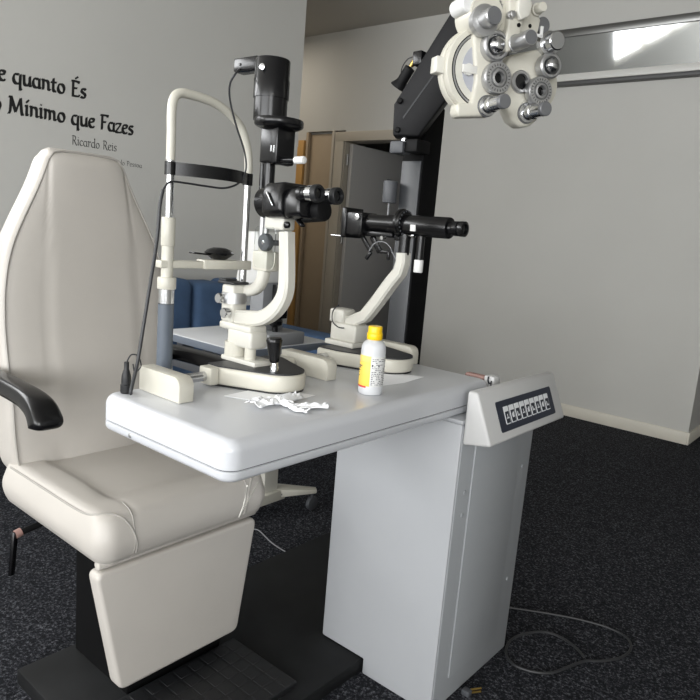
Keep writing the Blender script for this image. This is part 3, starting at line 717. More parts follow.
# ================================================================== KERATOMETER
YK = 1.375
ke = thing('keratometer', 'cream ophthalmometer with long black telescope tube at the far end of the worktop', 'ophthalmometer', (-1.05, YK, TZ))
def K(px, py, y=YK): return onY(px, py, y)
ob = boat(-1.165, .10, -.935, .062, YK+.005, xa=-1.10)
B().prism([(x, y, TZ+.004) for x, y in ob], (0, 0, .035), bev=.005).build('base', 'cream', ke, ang=50)
B().prism([(x*.985-.0158, (y-YK)*.93+YK, TZ+.039) for x, y in ob], (0, 0, .003)).build('base_deck', 'deck', ke)
B().prism([((x+1.05)*.97-1.05, (y-YK)*.96+YK, TZ+.0004) for x, y in ob], (0, 0, .004)).build('base_foot', 'rubber', ke)
B().cyl((-1.13, 1.19, TZ+.022), (-1.13, 1.50, TZ+.022), .0085, seg=18).build('axle', 'chrome', ke)
cheek(-1.16, -1.00, 1.489, 1.520).build('rail_cheek', 'cream', ke)
zk = TZ+.042
B().box(-1.190, -1.090, YK-.038, YK+.038, zk, zk+.014, .003).build('stage_plate', 'cream2', ke)
B().box(-1.180, -1.090, YK-.030, YK+.030, zk+.013, .976, .006).build('stage_block', 'cream2', ke, ang=50)
B().box(-1.190, -1.140, YK-.027, YK+.027, .974, 1.012, .006).build('hinge_block', 'cream2', ke, ang=50)
kp_ = [(336, 321), (352, 322), (366, 316), (378, 301), (391, 283), (400, 272), (403, 262), (403.5, 253)]
Pk = [K(*p) for p in kp_]
Pk2 = []
for a, c in zip(Pk[:-1], Pk[1:]):
    for q in range(3): Pk2.append(a.lerp(c, q/3))
Pk2.append(Pk[-1])
cbeam(Pk2, .034, lambda k: .034-.006*k, YK).build('arm', 'cream2', ke)
pt = K(403.5, 254); pu = K(405, 232)
B().cyl((pt.x, YK, pt.z-.002), (pt.x, YK, pu.z), .0145, seg=22).cyl((pt.x, YK, pu.z-.016), (pt.x, YK, pu.z-.010), .016, seg=22).build('post', 'black', ke)
tb0, tb1, tb2, tb3, tb4 = K(365, 222), K(400, 223.5), K(413, 225), K(452, 228), K(465, 229)
zt = 1.247
B().cyl((tb0.x-.004, YK, zt), (tb1.x, YK, zt), .022, seg=30).cyl((tb1.x-.03, YK, zt), (tb1.x+.004, YK, zt), .0235, seg=30).build('front_tube', 'black', ke)
dk = B().lathe((tb1.x, YK, zt+.004), (1, 0, 0), [(.028, 0), (.036, .003), (.036, .010), (.033, .013), (.033, .018), (.028, .020)], 40)
dk.box(tb1.x-.006, tb1.x+.026, YK-.012, YK+.012, zt-.040, zt-.02, .003).build('axis_dial', 'black', ke)
tk = B()
for i in range(18):
    a = 2*PI*i/18; tk.box(tb1.x+.019, tb1.x+.021, YK+.030*math.cos(a)-.001, YK+.030*math.cos(a)+.001, zt+.004+.030*math.sin(a)-.002, zt+.004+.030*math.sin(a)+.002)
tk.build('dial_marks', 'dgrey', ke)
rt = B().cyl((tb1.x+.018, YK, zt), (tb3.x-.004, YK, zt), .0255, seg=32, bev=.003).build('rear_tube', 'black', ke)
B().box(tb1.x+.050, tb1.x+.066, YK-.0262, YK-.022, zt-.014, zt+.002, .001).build('tube_label', 'white', rt)
ey = B().lathe((tb3.x-.006, YK, zt), (1, 0, 0), [(.016, 0), (.012, .006), (.012, .010), (.017, .013), (.0175, .024), (.015, .026), (.018, .030), (.018, .042), (.012, .043), (.011, .038)], 30).build('eyepiece', 'black', ke)
B().lathe((tb3.x-.006, YK, zt), (1, 0, 0), [(.0001, .038), (.0115, .0385)], 24).build('eye_lens', 'glass', ey)
hb = B(); ha, hc = K(347, 208), K(367, 238)
hb.box(ha.x+.014, ha.x+.030, YK-.036, YK+.036, 1.204, 1.282, .003).box(ha.x+.028, hc.x+.004, YK-.033, YK+.033, 1.212, 1.272, .004)
hb.build('mire_housing', 'black', ke, ang=45)
B().lathe((hc.x-.010, YK-.033, 1.259), (0, -1, 0), [(.006, -.002), (.008, .0), (.008, .004), (.003, .005)], 18).build('housing_screw', 'chrome', ke)
B().cyl((ha.x+.016, YK-.03, 1.207), (ha.x-.022, YK-.03, 1.2075), .003, seg=10).build('measuring_pin', 'chrome', ke)
un = B(); un.box(hc.x-.03, tb1.x-.01, YK-.015, YK+.015, zt-.034, zt-.021, .003); un.bar(K(360, 232), K(371, 252), .007, .012, .002); un.bar(K(371, 252), K(366, 259), .006, .010, .002); un.bar(K(372, 236), K(380, 252), .008, .016, .002); un.bar(K(380, 252), K(389, 252), .006, .008, .002); un.bar(K(389, 252), K(388, 260), .006, .008, .002)
un.build('linkage', 'black', ke)
B().cyl((tb1.x-.035, YK-.012, zt-.034), (tb1.x-.035, YK-.026, zt-.036), .005, seg=14).cyl((pt.x+.012, YK-.004, pu.z-.008), (pt.x+.032, YK-.008, pu.z-.008), .003, seg=10).cyl((pt.x+.028, YK-.008, pu.z-.008), (pt.x+.034, YK-.008, pu.z-.008), .0055, seg=14).build('thumbscrew', 'chrome', ke)
B().tube([K(369, 251, YK-.02), K(375, 243, YK-.02), K(384, 242, YK-.02), K(390, 247, YK-.02), K(393, 254, YK-.01), K(398, 262, YK-.005)], .0012, 6).build('wire', 'ggrey', ke)
vx = K(421, 240).x
B().cyl((vx, YK, zt-.022), (vx, YK, K(421, 261).z), .0095, seg=20).build('control_shaft', 'black', ke)
B().cyl((vx, YK, K(421, 273).z), (vx, YK, K(421, 260).z), .0115, seg=20, bev=.002).build('control_knob', 'white', ke)
B().tube([K(339, 305, YK-.034), K(333, 311, YK-.034), K(332.5, 321, YK-.034), K(338, 327, YK-.032), K(344, 328, YK-.032)], .0016, 6).build('cable_loop', 'cable', ke)

# ================================================================== SMALL THINGS ON THE WORKTOP
bp0 = V((-.864, 1.134, TZ))
bo = thing('bottle', 'white plastic bottle with yellow cap and yellow label on the worktop edge', 'bottle', bp0)
B().lathe(bp0, (0, 0, 1), [(.021, 0), (.0252, .001), (.0267, .004), (.027, .012), (.027, .098), (.0262, .106), (.0222, .114), (.0155, .119), (.0135, .121), (.0135, .127)], 44).build('bottle_body', 'bottle', bo)
capb = B().lathe(bp0, (0, 0, 1), [(.0165, .121), (.0172, .122), (.0172, .134), (.0165, .135), (.0155, .1355), (.0155, .148), (.0145, .150), (.0001, .150)], 40)
capb.build('cap', 'yellow', bo)
def lab(name, m, a0, a1, z0, z1, r=.02725):
    # e1 of a vertical lathe is +X; angles measured from +X counter-clockwise
    return B().lathe(bp0, (0, 0, 1), [(r, z0), (r+.0003, z0+.0005), (r+.0003, z1-.0005), (r, z1)], max(2, int(abs(a1-a0)/6)), arc=(math.radians(a0), math.radians(a1))).build(name, m, bo)
ad = math.degrees(math.atan2(-bp0.y, -bp0.x))          # direction from the bottle to the camera
lab('label', 'white', ad-6, ad+92, .020, .086)
ly = lab('label_front', 'labyel', ad-92, ad-6, .020, .072); lab('label_front_top', 'labyel2', ad-92, ad-6, .072, .087)
lab('label_red_strip', 'red', ad-92, ad-22, .0165, .021)
pr = B(); rnd = random.Random(9)
for row in range(15):
    zz = .024 + row*.0040
    a = ad-1
    while a < ad+70:
        w = rnd.uniform(4, 12)
        if rnd.random() < .78 and not (9 <= row <= 12 and rnd.random() < .55):
            pr.lathe(bp0, (0, 0, 1), [(.0276, zz), (.0279, zz+.0003), (.0279, zz+.0013), (.0276, zz+.0016)], 3, arc=(math.radians(a), math.radians(a+w)))
        a += w+3
for a in (ad-2, ad+28): pr.lathe(bp0, (0, 0, 1), [(.0276, .064), (.028, .0645), (.028, .069), (.0276, .0695)], 3, arc=(math.radians(a), math.radians(a+7)))
pr.build('label_print', 'ink', bo)
pr = B()
for zz, a, w in ((.062, ad-80, 30), (.058, ad-82, 22), (.052, ad-78, 14), (.046, ad-84, 10), (.040, ad-80, 12)):
    pr.lathe(bp0, (0, 0, 1), [(.0276, zz), (.0279, zz+.0003), (.0279, zz+.0022), (.0276, zz+.0025)], 4, arc=(math.radians(a), math.radians(a+w)))
pr.build('label_title', 'ink', bo)

def sheet(name, label, pts, z):
    P3 = [onZ(x, y, z) for x, y in pts]
    o = B().prism([(p.x, p.y, z) for p in P3], (0, 0, .0006)).build(name, 'paper'); return tag(o, label, 'paper')
sheet('paper_sheet', 'thin white paper sheet lying flat under the crumpled tissue', [(224, 396), (262, 387.5), (315, 395.5), (279, 405)], TZ+.0004)
sheet('paper_sheet', 'thin white paper sheet lying flat behind the bottle', [(381, 386), (384, 372), (424, 377), (404, 383)], TZ+.0004)
# crumpled tissue
def tissue(pts, w, seed, h):
    P = spline([onZ(x, y, TZ+.001) for x, y in pts], 8); N = len(P); nv = 13
    def f(i, j):
        p = P[i]; d = (P[min(i+1, N-1)]-P[max(i-1, 0)]); d.z = 0; d.normalize(); nn = V((-d.y, d.x, 0)); q = j/(nv-1)-.5
        k = i/(N-1); ww = w*(.75+.35*noise.noise(V((k*5+seed, 1, 0))))
        pos = p + nn*(q*ww) + V((noise.noise(V((i*.31, j*.33, seed))), noise.noise(V((i*.31, j*.33, seed+7))), 0))*.006
        r = abs(noise.noise(V((i*.21+seed, j*.40, seed*1.7)))) + .5*abs(noise.noise(V((i*.5, j*.62, seed+3))))
        edge = 1-(abs(q)*2)**3
        pos.z = TZ+.0022 + h*(r*.9+.28)*(.30+.70*edge); return pos
    b = B(); b.grid(f, N, nv)
    return b
ts = B()
for args in (([(252, 407), (268, 404), (280, 402), (297, 398)], .052, 2.3, .016), ([(279, 403), (292, 407), (308, 408), (327, 408)], .036, 5.1, .011), ([(284, 405), (296, 411), (308, 413)], .022, 8.2, .008)):
    q = tissue(*args); me = bpy.data.meshes.new('t'); q.bm.to_mesh(me); ts.bm.from_mesh(me); q.bm.free()
o = ts.build('crumpled_tissue', 'paper', ang=25)
so = o.modifiers.new('thickness', 'SOLIDIFY'); so.thickness = .0006
tag(o, 'crumpled white tissue lying on the worktop in front of the slit lamp', 'tissue')
# cable of the slit lamp lamp house, plug at the table corner
plug = onZ(126, 393, TZ)
cp = [V((pa.x+.004, YL, (pa.z+pb.z)/2-.004))]
for x, y, X in ((236, 73, -1.13), (230, 84, -1.145), (230, 100, -1.155), (236, 125, -1.157), (244, 150, -1.157), (246, 168, -1.156), (240, 182, -1.156), (225, 188, -1.155), (205, 186, -1.155), (185, 183, -1.155), (170, 182, -1.154), (163, 190, -1.152)): cp.append(onX(x, y, X))
cb = B().tube(cp, .0022, 8, 6).build('lamp_cable', 'cable', sl)
hole = onZ(131, 396, TZ)
B().tube([cp[-1], onX(160, 205, -1.15), onX(157, 240, -1.145), onX(150, 285, -1.135), onX(142, 335, -1.128), onX(137, 365, -1.122), V((hole.x, hole.y, TZ+.012)), V((hole.x-.001, hole.y, TZ+.0045))], .0036, 10, 6).build('thick_cable', 'cable', cb)
zz = TZ+.0005
B().lathe((plug.x, plug.y, zz), (0, 0, 1), [(.0105, 0), (.011, .002), (.011, .017), (.0095, .018), (.0095, .024), (.0090, .034), (.0065, .044), (.0048, .048), (.0048, .062)], 20).build('plug', 'rubber', cb)
wpt = [V((plug.x, plug.y, zz+.061)), onX(131, 355, plug.x+.002), onX(138, 356, plug.x+.006), onX(141, 366, plug.x+.006), onX(135, 372, plug.x+.004), onX(133, 364, plug.x+.002)]
B().tube(wpt, .0014, 8, 5).build('plug_wire', 'cable', cb)
# red-brown pen and coiled lead at the far corner of the worktop
pn_ = thing('handpiece', 'small red-brown handpiece with black coiled lead at the far worktop corner', 'handpiece', (-.83, 1.55, .85))
B().box(-.868, -.80, 1.551, 1.572, .858, .874, .006).build('handpiece_body', 'orange', pn_)
B().box(-.802, -.772, 1.537, 1.575, .842, .880, .005).build('holder', 'console', pn_)
co = [V((-.812+.0012*i*.5, 1.540+.006*math.cos(i*.9), .884-.0*i)) for i in range(2)]
co = [V((-.79+i*.0016, 1.535+.005*math.cos(i*1.05), .874-.0016*i+.005*math.sin(i*1.05))) for i in range(26)]
B().tube(co, .0022, 6, 3).build('coiled_lead', 'cable', pn_)
# thin pale cord under the worktop corner
o = B().tube([onZ(247, 486, .797), onX(246, 495, -.99), onX(243, 507, -1.02), onX(240, 516, -1.06), V((-1.20, 1.13, .56))], .0014, 6).build('pull_cord', 'pale_cord'); tag(o, 'thin pale cord hanging from under the worktop corner', 'cord')

# ================================================================== COLUMN WITH ARM AND REFRACTOR HEAD
co_ = thing('instrument_column', 'tall black column with slanting black arm behind the worktop', 'instrument stand', (-1.24, 1.79, .046))
KX0, KX1, KY0_, KY1_ = -1.275, -1.195, 1.735, 1.83
B().box(KX0, KX1, KY0_, KY1_, .046, 1.62, .004).build('column', 'pedestal', co_)
B().box(KX0+.004, KX1-.004, KY0_-.006, KY0_+.002, .046, 1.45, .002).build('column_front', 'colfront', co_)
def Q(px, py, y=1.70): return onY(px, py, y)
j0, j1 = Q(391, 141, 1.66), Q(403, 153, 1.66)
B().box(j1.x-.004, KX1+.02, 1.665, KY0_+.002, j1.z+.004, j0.z+.006, .004).build('bracket', 'blackmatt', co_)
B().box(j0.x, j1.x, 1.655, 1.70, j1.z, j0.z, .004).build('bracket_end', 'dgrey', co_)
pz = Q(401, 139); B().cyl((j0.x+.035, 1.68, j0.z-.002), (j0.x+.035, 1.68, j0.z+.028), .010, seg=18).build('pivot_pin', 'chrome', co_)
# slanting arm: from the bracket up towards the room, over the refractor head
A0 = onY(416, 122, 1.665); nn = V((.5, -.866, 0))
A2 = onP(505, -22, A0, nn)
arm = B().prism([onP(x, y, A0, nn) for x, y in ((394, 104), (392.5, 135.5), (418.5, 136.5), (447, 99), (528, -10), (500, -40), (470, -19), (457, 2.6))], nn*-.075, bev=.006).build('arm', 'armblack', co_, ang=45)
g0, g1 = onP(403, 118, A0, nn), onP(434, 74.6, A0, nn)
B().bar(g0, g1, .004, .003, 0, up=nn).build('arm_groove', 'deck', arm)
bt = B()
for px, py in ((400, 101), (397.5, 130)):
    p = onP(px, py, A0, nn); bt.lathe(p, nn, [(.0085, -.004), (.0085, .006), (.006, .009), (.003, .009)], 16)
bt.build('bolt', 'blackmatt', arm)
# drop rod from the arm's upper end to the refractor head
PC = CAM + (_ray(503, 62)).normalized()*1.60
away = V((-.872, .489, 0)); NR = -away; UW = V((.489, .872, 0))
UZ = V((0, 0, 1))
def H(px, py, off=0): return onP(px, py, PC+NR*off, NR)
hd = PC + UZ*.165 + away*.03
B().tube([A2-nn*.03, A2.lerp(hd+UZ*.2, .6)+UZ*.03, hd+UZ*.14, hd], .016, 12, 5).build('drop_rod', 'blackmatt', co_)
# small lamp fixed to the arm
lp = thing('spot_lamp', 'small black spot lamp with brass neck clipped to the slanting arm', 'lamp', (A0.x, A0.y, A0.z))
l0, l1, l2 = onY(400, 84.5, 1.69), onY(407, 78, 1.69), onY(418, 60, 1.69)
B().lathe(l0, (l2-l1), [(.026, -.010), (.026, -.008), (.018, .006), (.016, .014), (.016, .055), (.008, .057)], 24).build('lamp_shade', 'blackmatt', lp)
dl2 = (l2-l1).normalized()
B().lathe(l0+dl2*.06, dl2, [(.007, 0), (.007, .022), (.010, .023), (.010, .028)], 16).build('lamp_neck', 'brass', lp)
e_ = l0+dl2*.086
B().bar(e_-dl2*.004, e_+V((.030, 0, -.002)), .03, .04, .004).build('lamp_clip', 'black', lp)
B().tube([e_+V((0, 0, .005)), onY(408, 59, 1.68), onY(402, 68, 1.69), onY(401, 77, 1.70), l0+dl2*.0], .0018, 6).build('lamp_wire', 'cable', lp)
# hanging cylinder lamp behind the telescope
cl = thing('cylinder_lamp', 'grey cylinder lamp on a thin stem beside the black column', 'lamp', (-1.30, 1.70, 1.28))
c_0, c_1, c_2 = onY(389, 203, 1.70), onY(389, 181, 1.70), onY(389, 218, 1.70)
B().cyl((c_0.x, 1.70, c_0.z), (c_0.x, 1.70, c_1.z), .0225, seg=28, bev=.002).build('lamp_head', 'dgrey', cl)
B().cyl((c_0.x, 1.70, 1.255), (c_0.x, 1.70, c_0.z+.002), .004, seg=12).box(c_0.x-.006, KX0+.02, 1.694, 1.736, 1.252, 1.267, .002).build('stem', 'dsteel', cl)

ph = thing('phoropter', 'cream refractor head with two lens banks and steel dials hanging from above', 'phoropter', (PC.x, PC.y, PC.z-.17))
def Pz(px, py, off): return H(px, py, off)
def knob(name, px, py, off, r, ln, m='steel', r2=None, parent=None, sub=None):
    p = H(px, py, off); r2 = r*.78 if r2 is None else r2
    return B().lathe(p, NR, [(r, -.006), (r, ln*.22), (r2, ln*.26), (r2, ln*.94), (r2*.88, ln), (.0001, ln)], 28).build(name, m, parent or ph)
def outline(pts, off, depth, bev, name, m, parent=None):
    P = [H(x, y, off) for x, y in pts]
    return B().prism(P, NR*(-depth), bev=bev, seg=3).build(name, m, parent or ph, ang=45)
def ring_pts(c, rx, a0, a1, n=24, off=0):
    pass
# ---- near bank (left in the photograph)
dc = H(483, 71, -.005)                                         # axis of the big lens wheel
def disc(r0, r1, o0_, o1_, name, m, c=dc, arc_=None, parent=None):
    return B().lathe(c, NR, [(r0, o0_), (r1-.002, o0_), (r1, o0_+.002), (r1, o1_-.002), (r1-.002, o1_), (r0, o1_)], 56).build(name, m, parent or ph)
def dpoly(R_, o0_, o1_, name, m, umax=.040, bev=.002, r_in=0):
    a0 = math.acos(min(1, umax/R_)) if umax < R_ else 0
    P = [dc + NR*o1_ + (UW*math.cos(a0+(2*PI-2*a0)*i/56) + UZ*math.sin(a0+(2*PI-2*a0)*i/56))*R_ for i in range(57)]
    if r_in: P += [dc + NR*o1_ + (UW*math.cos(a0+(2*PI-2*a0)*i/56) + UZ*math.sin(a0+(2*PI-2*a0)*i/56))*r_in for i in range(56, -1, -1)]
    return B().prism(P, NR*(o0_-o1_), bev=bev).build(name, m, ph)
dpoly(.092, -.036, -.016, 'wheel_cover', 'cream')
dpoly(.090, -.015, .004, 'wheel_housing', 'cream')
dpoly(.0785, .003, .0046, 'wheel_groove', 'blackmatt', bev=0)
dpoly(.0765, .003, .0052, 'wheel_band', 'steel', bev=0)
dpoly(.0725, .003, .0056, 'wheel_gap', 'blackmatt', bev=0)
dpoly(.071, .003, .0075, 'wheel_scale', 'cream2', bev=0)
dpoly(.056, .007, .009, 'wheel_ring', 'ringgrey', bev=0)
wp = H(467, 70, .002); B().lathe(wp, NR, [(.012, 0), (.012, .009)], 20).bar(wp+NR*.009-UW*.016, wp+NR*.009+UW*.018, .016, .006, .001, up=NR).build('wheel_window', 'ledge', ph)
outline([(474, 33), (486, 33), (498, 46), (501, 70), (497, 96), (497, 108), (493, 116.5), (459, 117), (457, 112), (458, 103), (472, 103), (476, 80)], .014, .036, .006, 'near_bank_body', 'cream')
c_ = H(471, 22, -.04)
B().lathe(c_, NR, [(.038, 0), (.042, .004), (.042, .060), (.038, .066), (.0001, .066)], 36).build('near_turret', 'cream', ph)
# ---- far bank
outline([(512, 54), (542, 48), (547, 60), (547, 90), (543, 110), (538, 120), (530, 127), (521, 127), (513, 121), (507, 108), (504, 88), (505, 66)], .0, .04, .009, 'far_bank_body', 'cream')
fc = H(536, 84, -.012)
B().lathe(fc, NR, [(.056, -.03), (.060, -.028), (.060, -.004), (.056, -.002)], 48).build('far_wheel', 'cream', ph)
# ---- knobs and dials
def dial(px, py, off, R_, parent=None):
    p = H(px, py, off)
    a = B().lathe(p, NR, [(R_*.95, -.004), (R_, .0), (R_, .012), (R_*.93, .015), (R_*.62, .0155), (R_*.58, .011), (R_*.52, .0105), (R_*.50, .017), (R_*.36, .018), (R_*.30, .009)], 40).build('dial', 'steel', ph)
    B().lathe(p, NR, [(.0001, .0095), (R_*.33, .0095)], 24).build('dial_lens', 'glass', a)
    k = B()
    for i in range(24):
        q = 2*PI*i/24; e1 = UW*math.cos(q)+UZ*math.sin(q); k.bar(p+e1*(R_*.70)+NR*.0155, p+e1*(R_*.84)+NR*.0155, .001, .001, 0, up=NR)
    k.build('dial_marks', 'blackmatt', a); return a
def cross(px, py, off, R_):
    p = H(px, py, off)
    a = B().lathe(p, NR, [(R_, -.006), (R_, .014), (R_*.88, .017), (R_*.74, .017), (R_*.72, .006), (R_*.60, .006)], 36).build('cross_cylinder', 'steel', ph)
    B().lathe(p, NR, [(R_*.62, .004), (R_*.60, .016), (R_*.50, .024), (R_*.30, .029), (.0001, .030)], 32).build('cross_cylinder_cap', 'chrome', a); return a
k = knob('power_knob', 483, 21, .026, .031, .044, 'steel', .0185)
B().lathe(H(483, 21, .026), NR, [(.0165, .0435), (.0165, .0448), (.0001, .0448)], 28).build('knob_face', 'dsteel', k)
cross(493, 47, .016, .031); dial(495, 79, .018, .0335)
def stepknob(px, py, off):
    p = H(px, py, off)
    a = B().lathe(p, NR, [(.021, -.006), (.021, .006), (.0165, .007), (.0165, .026), (.0145, .027), (.0145, .064)], 30).build('axis_knob', 'chrome', ph)
    B().lathe(p, NR, [(.0150, .060), (.0150, .068), (.0135, .0695), (.0001, .0695)], 26).build('knob_tip', 'dsteel', a)
    B().lathe(p, NR, [(.0225, -.008), (.0225, .0)], 30).build('knob_collar', 'dsteel', a)
stepknob(487, 106, .016)
stepknob(527, 113, .004)
cross(547, 67, .012, .027); dial(537, 92, .012, .031)
k = knob('power_knob', 548, 44, .004, .026, .034, 'chrome', .020)
p = H(520, 82, .001)
ap = B().lathe(p, NR, [(.024, -.004), (.024, .005), (.022, .007), (.0165, .007), (.0160, -.002)], 36).build('aperture_ring', 'steel', ph)
B().lathe(p, NR, [(.0001, .0), (.0165, .001)], 30).build('aperture', 'glass', ap)
# ---- upper bridge
outline([(479, -12), (509, -14), (508, 33), (492, 28), (480, 10)], .02, .045, .004, 'bridge_plate', 'cream')
outline([(510, -12), (527, -16), (524, 20), (520, 36), (513, 50), (506, 53), (505, 45), (509, 20)], .036, .035, .005, 'bridge_arm', 'cream')
outline([(522, -6), (536, 8), (541, 20), (538, 34), (520, 40)], .012, .035, .004, 'bridge_bracket', 'cream')
outline([(519, 0), (529, -6), (533, 4), (530, 16), (521, 20), (518, 12)], .048, .014, .003, 'bridge_clamp', 'cream2')
for px, py, off, r, ln, m in ((511, 15, .036, .0085, .010, 'steel'), (536, 10, .012, .013, .026, 'cream')):
    knob('bridge_screw', px, py, off, r, ln, m)
for px, py in ((519, 25), (530, 26)):
    B().lathe(H(px, py, .0375 if px < 525 else .0125), NR, [(.0042, -.006), (.0042, .0005), (.0001, .0005)], 14).build('bridge_hole', 'blackmatt', ph)
pk = H(514, 44, .030)
k = B().lathe(pk, NR, [(.016, -.004), (.018, .0), (.018, .008), (.016, .009), (.016, .058), (.015, .061), (.0001, .061)], 30).build('pupil_distance_knob', 'steel', ph)
B().lathe(pk, NR, [(.0135, .061), (.0135, .0618), (.0001, .0618)], 28).build('knob_face', 'dsteel', k)
B().lathe(H(541, 26, .0), NR, [(.017, -.008), (.017, .008), (.015, .010), (.0001, .010)], 26).build('side_knob', 'dsteel', ph)
k = B().lathe(H(469, 3, .02), NR, [(.018, -.05), (.018, .0), (.015, .003), (.0001, .003)], 26).build('levelling_knob', 'white', ph)
lv = B(); p = H(499, 12, .021); lv.bar(p+UZ*.022, p-UZ*.016, .006, .005, .001, up=NR).bar(p+UZ*.016, p+UZ*.004, .012, .008, .001, up=NR); lv.build('bridge_lever', 'chrome', ph)
for px, py in ((541, 36),):
    p = H(px, py, .012); B().bar(p-UZ*.004, p+UZ*.020, .007, .004, .001, up=NR).bar(p-UW*.02, p+UW*.004, .006, .004, .001, up=NR).build('index_clip', 'white', ph)
g = H(440, 66, -.03); B().box(-.018, .018, -.016, .016, -.020, .020, .003)._add(bmesh.new()) if False else None
b = B(Matrix.Translation(H(440, 66, -.03)) @ Matrix(((UW.x, NR.x, 0, 0), (UW.y, NR.y, 0, 0), (0, 0, 1, 0), (0, 0, 0, 1))))
b.box(-.016, .03, -.014, .014, -.017, .017, .003); gs = b.build('side_block', 'cream2', ph)
B().lathe(H(496, 62, .018), NR, [(.006, 0), (.006, .005), (.0001, .006)], 14).build('pivot_screw', 'chrome', ph)
B().bar(hd+UZ*.02, PC+UZ*.10+away*.03, .05, .03, .004, up=NR).build('hanger', 'cream', ph)

# ================================================================== BACK OF THE ROOM: SECOND TABLE, INSTRUMENT, SOFA
t2 = thing('instrument_table', 'second grey-topped instrument table on a castor foot behind the worktop', 'table', (-2.02, 1.86, 0))
UX0, UX1, UY0, UY1, UZ2 = -2.36, -1.845, 1.60, 2.105, .752
B().box(UX0+.003, UX1-.003, UY0+.003, UY1-.003, UZ2-.006, UZ2, .003).build('top', 'tabletop2', t2)
B().box(UX0, UX1, UY0, UY1, UZ2-.033, UZ2-.003, .005).build('top_edge', 'edge2', t2)
B().box(UX0+.02, UX1-.06, UY0+.02, UY0+.24, .610, .650, .004).box(UX0+.05, UX0+.09, UY0+.06, UY0+.12, .645, .722).box(UX1-.14, UX1-.10, UY0+.06, UY0+.12, .645, .722).build('under_tray', 'dgrey', t2)
B().box(-1.975, -1.915, 1.84, 1.92, .07, .722, .006).build('column', 'cream2', t2)
fp = onZ(316, 494, .07)
B().bar((-1.955, 1.80, .082), (-1.955, 1.95, .082), .12, .045, .005).bar((-1.94, 1.93, .088), (fp.x+.0, fp.y, .088), .085, .036, .004, w1=.035, h1=.018).bar((-1.955, 1.82, .082), (-2.05, 1.60, .082), .085, .036, .004, w1=.035, h1=.02).build('foot', 'cream', t2)
for p in ((fp.x-.004, fp.y-.02), (-2.045, 1.615)):
    B().cyl((p[0]-.010, p[1], .032), (p[0]+.010, p[1], .032), .031, seg=22, bev=.004).cyl((p[0], p[1], .04), (p[0], p[1], .084), .007, seg=10).build('castor', 'dgrey', t2)
B().lathe((-1.895, 1.93, .085), (1, 0, 0), [(.006, 0), (.006, .002)], 12).build('foot_screw', 'dgrey', t2)
# instrument on the second table
YI = 1.85
def I(px, py): return onY(px, py, YI)
it = thing('autorefractor', 'white and grey table instrument standing on the second table', 'instrument', (-1.93, YI, UZ2))
b0 = I(255, 341); b1 = I(292, 341)
B().box(-2.04, -1.845+.0, YI-.10, YI+.10, UZ2+.0005, UZ2+.05, .006).build('base', 'ggrey', it)
B().box(I(261, 300).x, I(274, 300).x, YI-.06, YI+.06, UZ2+.05, I(265, 280).z, .005).build('column', 'ggrey', it)
B().lathe((I(279, 322).x, YI-.02, UZ2+.05), (0, 0, 1), [(.012, 0), (.012, .02), (.028, .03), (.030, .045), (.02, .056), (.012, .060), (.010, .12)], 24).build('joystick', 'black', it)
B().prism([(p.x, YI-.07, p.z) for p in (I(243, 306), I(252, 300), I(262, 283), I(276, 283), I(279, 262), I(270, 232), I(258, 232), I(252, 262))], (0, .14, 0), bev=.006).build('head', 'white', it, ang=45)
B().box(I(277, 300).x, I(283, 300).x, YI-.03, YI+.03, I(277, 318).z, I(277, 284).z, .004).build('screen', 'black', it)
# blue sofa along the left wall
sf = thing('sofa', 'blue tufted fabric sofa against the left wall behind the examination chair', 'sofa', (-2.9, 2.35, 0))
FX = WX+.016
B().box(FX+.02, -2.52, 1.76, 3.06, .05, .30, .02).build('sofa_base', 'blue', sf)
for i in range(4):
    y0 = 1.78+i*.255
    B().box(FX+.01, -3.03, y0+.002, y0+.253, .40, .878+.012*math.sin(i*2.1), .05, 4).build('back_cushion', 'blue', sf, ang=60)
for i in range(2): B().box(-3.06, -2.50, 1.78+i*.51, 1.78+i*.51+.508, .28, .46, .04, 4).build('seat_cushion', 'blue', sf, ang=60)
B().box(FX+.01, -2.50, 2.81, 3.05, .05, .60, .05, 4).build('sofa_arm', 'blue', sf, ang=60)
B().box(FX+.01, -2.50, 1.56, 1.77, .05, .62, .05, 4).build('sofa_arm', 'blue', sf, ang=60)

# ================================================================== CABLES ON THE FLOOR
fz = .006
pts = [(498, 606), (512, 608), (545, 613), (577, 619), (606, 627), (626, 637), (631, 648), (622, 657), (602, 661), (585, 661), (568, 667), (550, 673), (530, 671), (513, 664), (506, 653), (510, 641), (524, 634), (545, 632), (562, 638), (576, 648), (584, 657)]
o = B().tube([onZ(x, y, fz if i < 16 else fz+.006) for i, (x, y) in enumerate(pts)], .004, 8, 6).build('power_cable', 'grey_cord'); tag(o, 'looped dark power cable on the carpet beside the cabinet', 'cable')
cn = thing('loose_plug', 'small metal cable plug lying on the carpet at the cabinet foot', 'plug', onZ(470, 690, 0))
q = onZ(467, 692, .012); q2 = onZ(477, 687, .012)
B().box(q.x-.014, q.x+.010, q.y-.008, q.y+.012, .001, .018, .003).build('plug_body', 'dgrey', cn)
for k in (0, 1): B().cyl((q.x+.004, q.y+.010-.0+.0, .006+.010*k), (q.x+.022, q.y+.038, .006+.010*k), .003, seg=10).build('plug_pin', 'brass', cn)
o = B().tube([V((-1.86, 1.70, .004)), onZ(258, 530, .004), onZ(272, 543, .004), onZ(290, 554, .004), onZ(310, 561, .004), onZ(326, 565, .004), V((-1.37, 1.80, .004))], .0022, 8, 5).build('floor_cable', 'ggrey'); tag(o, 'thin grey cable on the carpet behind the leg rest', 'cable')

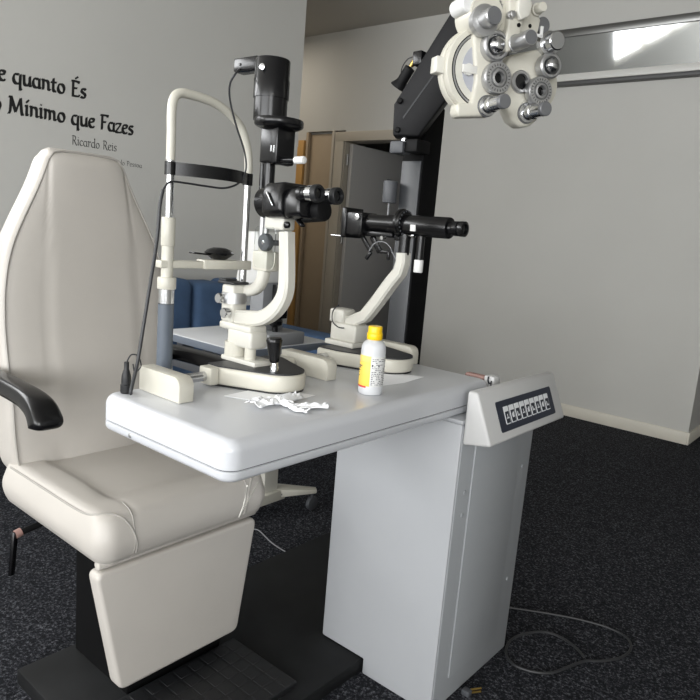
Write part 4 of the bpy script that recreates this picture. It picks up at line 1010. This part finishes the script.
# ================================================================== LIGHT
sc = bpy.context.scene
w = bpy.data.worlds.new('sky'); sc.world = w; w.use_nodes = True
bg = w.node_tree.nodes['Background']; bg.inputs['Color'].default_value = (.86, .93, 1, 1); bg.inputs['Strength'].default_value = 1.0
def area(name, loc, rot, sx, sy, e, c=(1, 1, 1)):
    l = bpy.data.lights.new(name, 'AREA'); l.shape = 'RECTANGLE'; l.size = sx; l.size_y = sy; l.energy = e; l.color = c
    o = bpy.data.objects.new(name, l); COL.objects.link(o); o.location = loc; o.rotation_euler = rot; return o
area('corridor_fill', (-5.0, 4.0, 2.96), (0, 0, 0), .6, .6, 9, (1, .90, .76))  # added fill, out of view, to brighten the corridor and door wall
B().box(-5.3, -4.7, 3.7, 4.3, 2.972, 2.999, .004).build('added_ceiling_fixture', 'white', None, label='added square white fixture, out of view, for the corridor fill light', category='lamp')  # invented housing for the added corridor fill
area('window_daylight', ((wx0+wx1)/2, RY-.16, (wz0+wz1)/2), (PI/2, 0, 0), wx1-wx0, wz1-wz0, 315, (.98, .99, 1))
area('left_window_daylight', (WX-.16, (LW0+LW1)/2, (LZ0+LZ1)/2), (PI/2, 0, -PI/2), LW1-LW0, LZ1-LZ0, 120, (.98, .99, 1))
area('side_window_fill', (RX+.16, -2.8, 1.725), (PI/2, 0, PI/2), 2.6, 1.85, 178, (.98, .99, 1))  # fill through the added right-hand window, lifts the left wall and right-facing sides

# ================================================================== CAMERA
cam = bpy.data.cameras.new('camera'); co2 = bpy.data.objects.new('camera', cam); COL.objects.link(co2)
cam.sensor_fit = 'HORIZONTAL'; cam.sensor_width = 36; cam.lens = F/700*36; cam.clip_start = .02
co2.matrix_world = Matrix(((RT.x, UP.x, -FW.x, CAM.x), (RT.y, UP.y, -FW.y, CAM.y), (RT.z, UP.z, -FW.z, CAM.z), (0, 0, 0, 1)))
sc.camera = co2
sc.view_settings.view_transform = 'Standard'; sc.view_settings.look = 'None'; sc.view_settings.gamma = 1; sc.view_settings.use_curve_mapping = False
sc.view_settings.exposure = 0
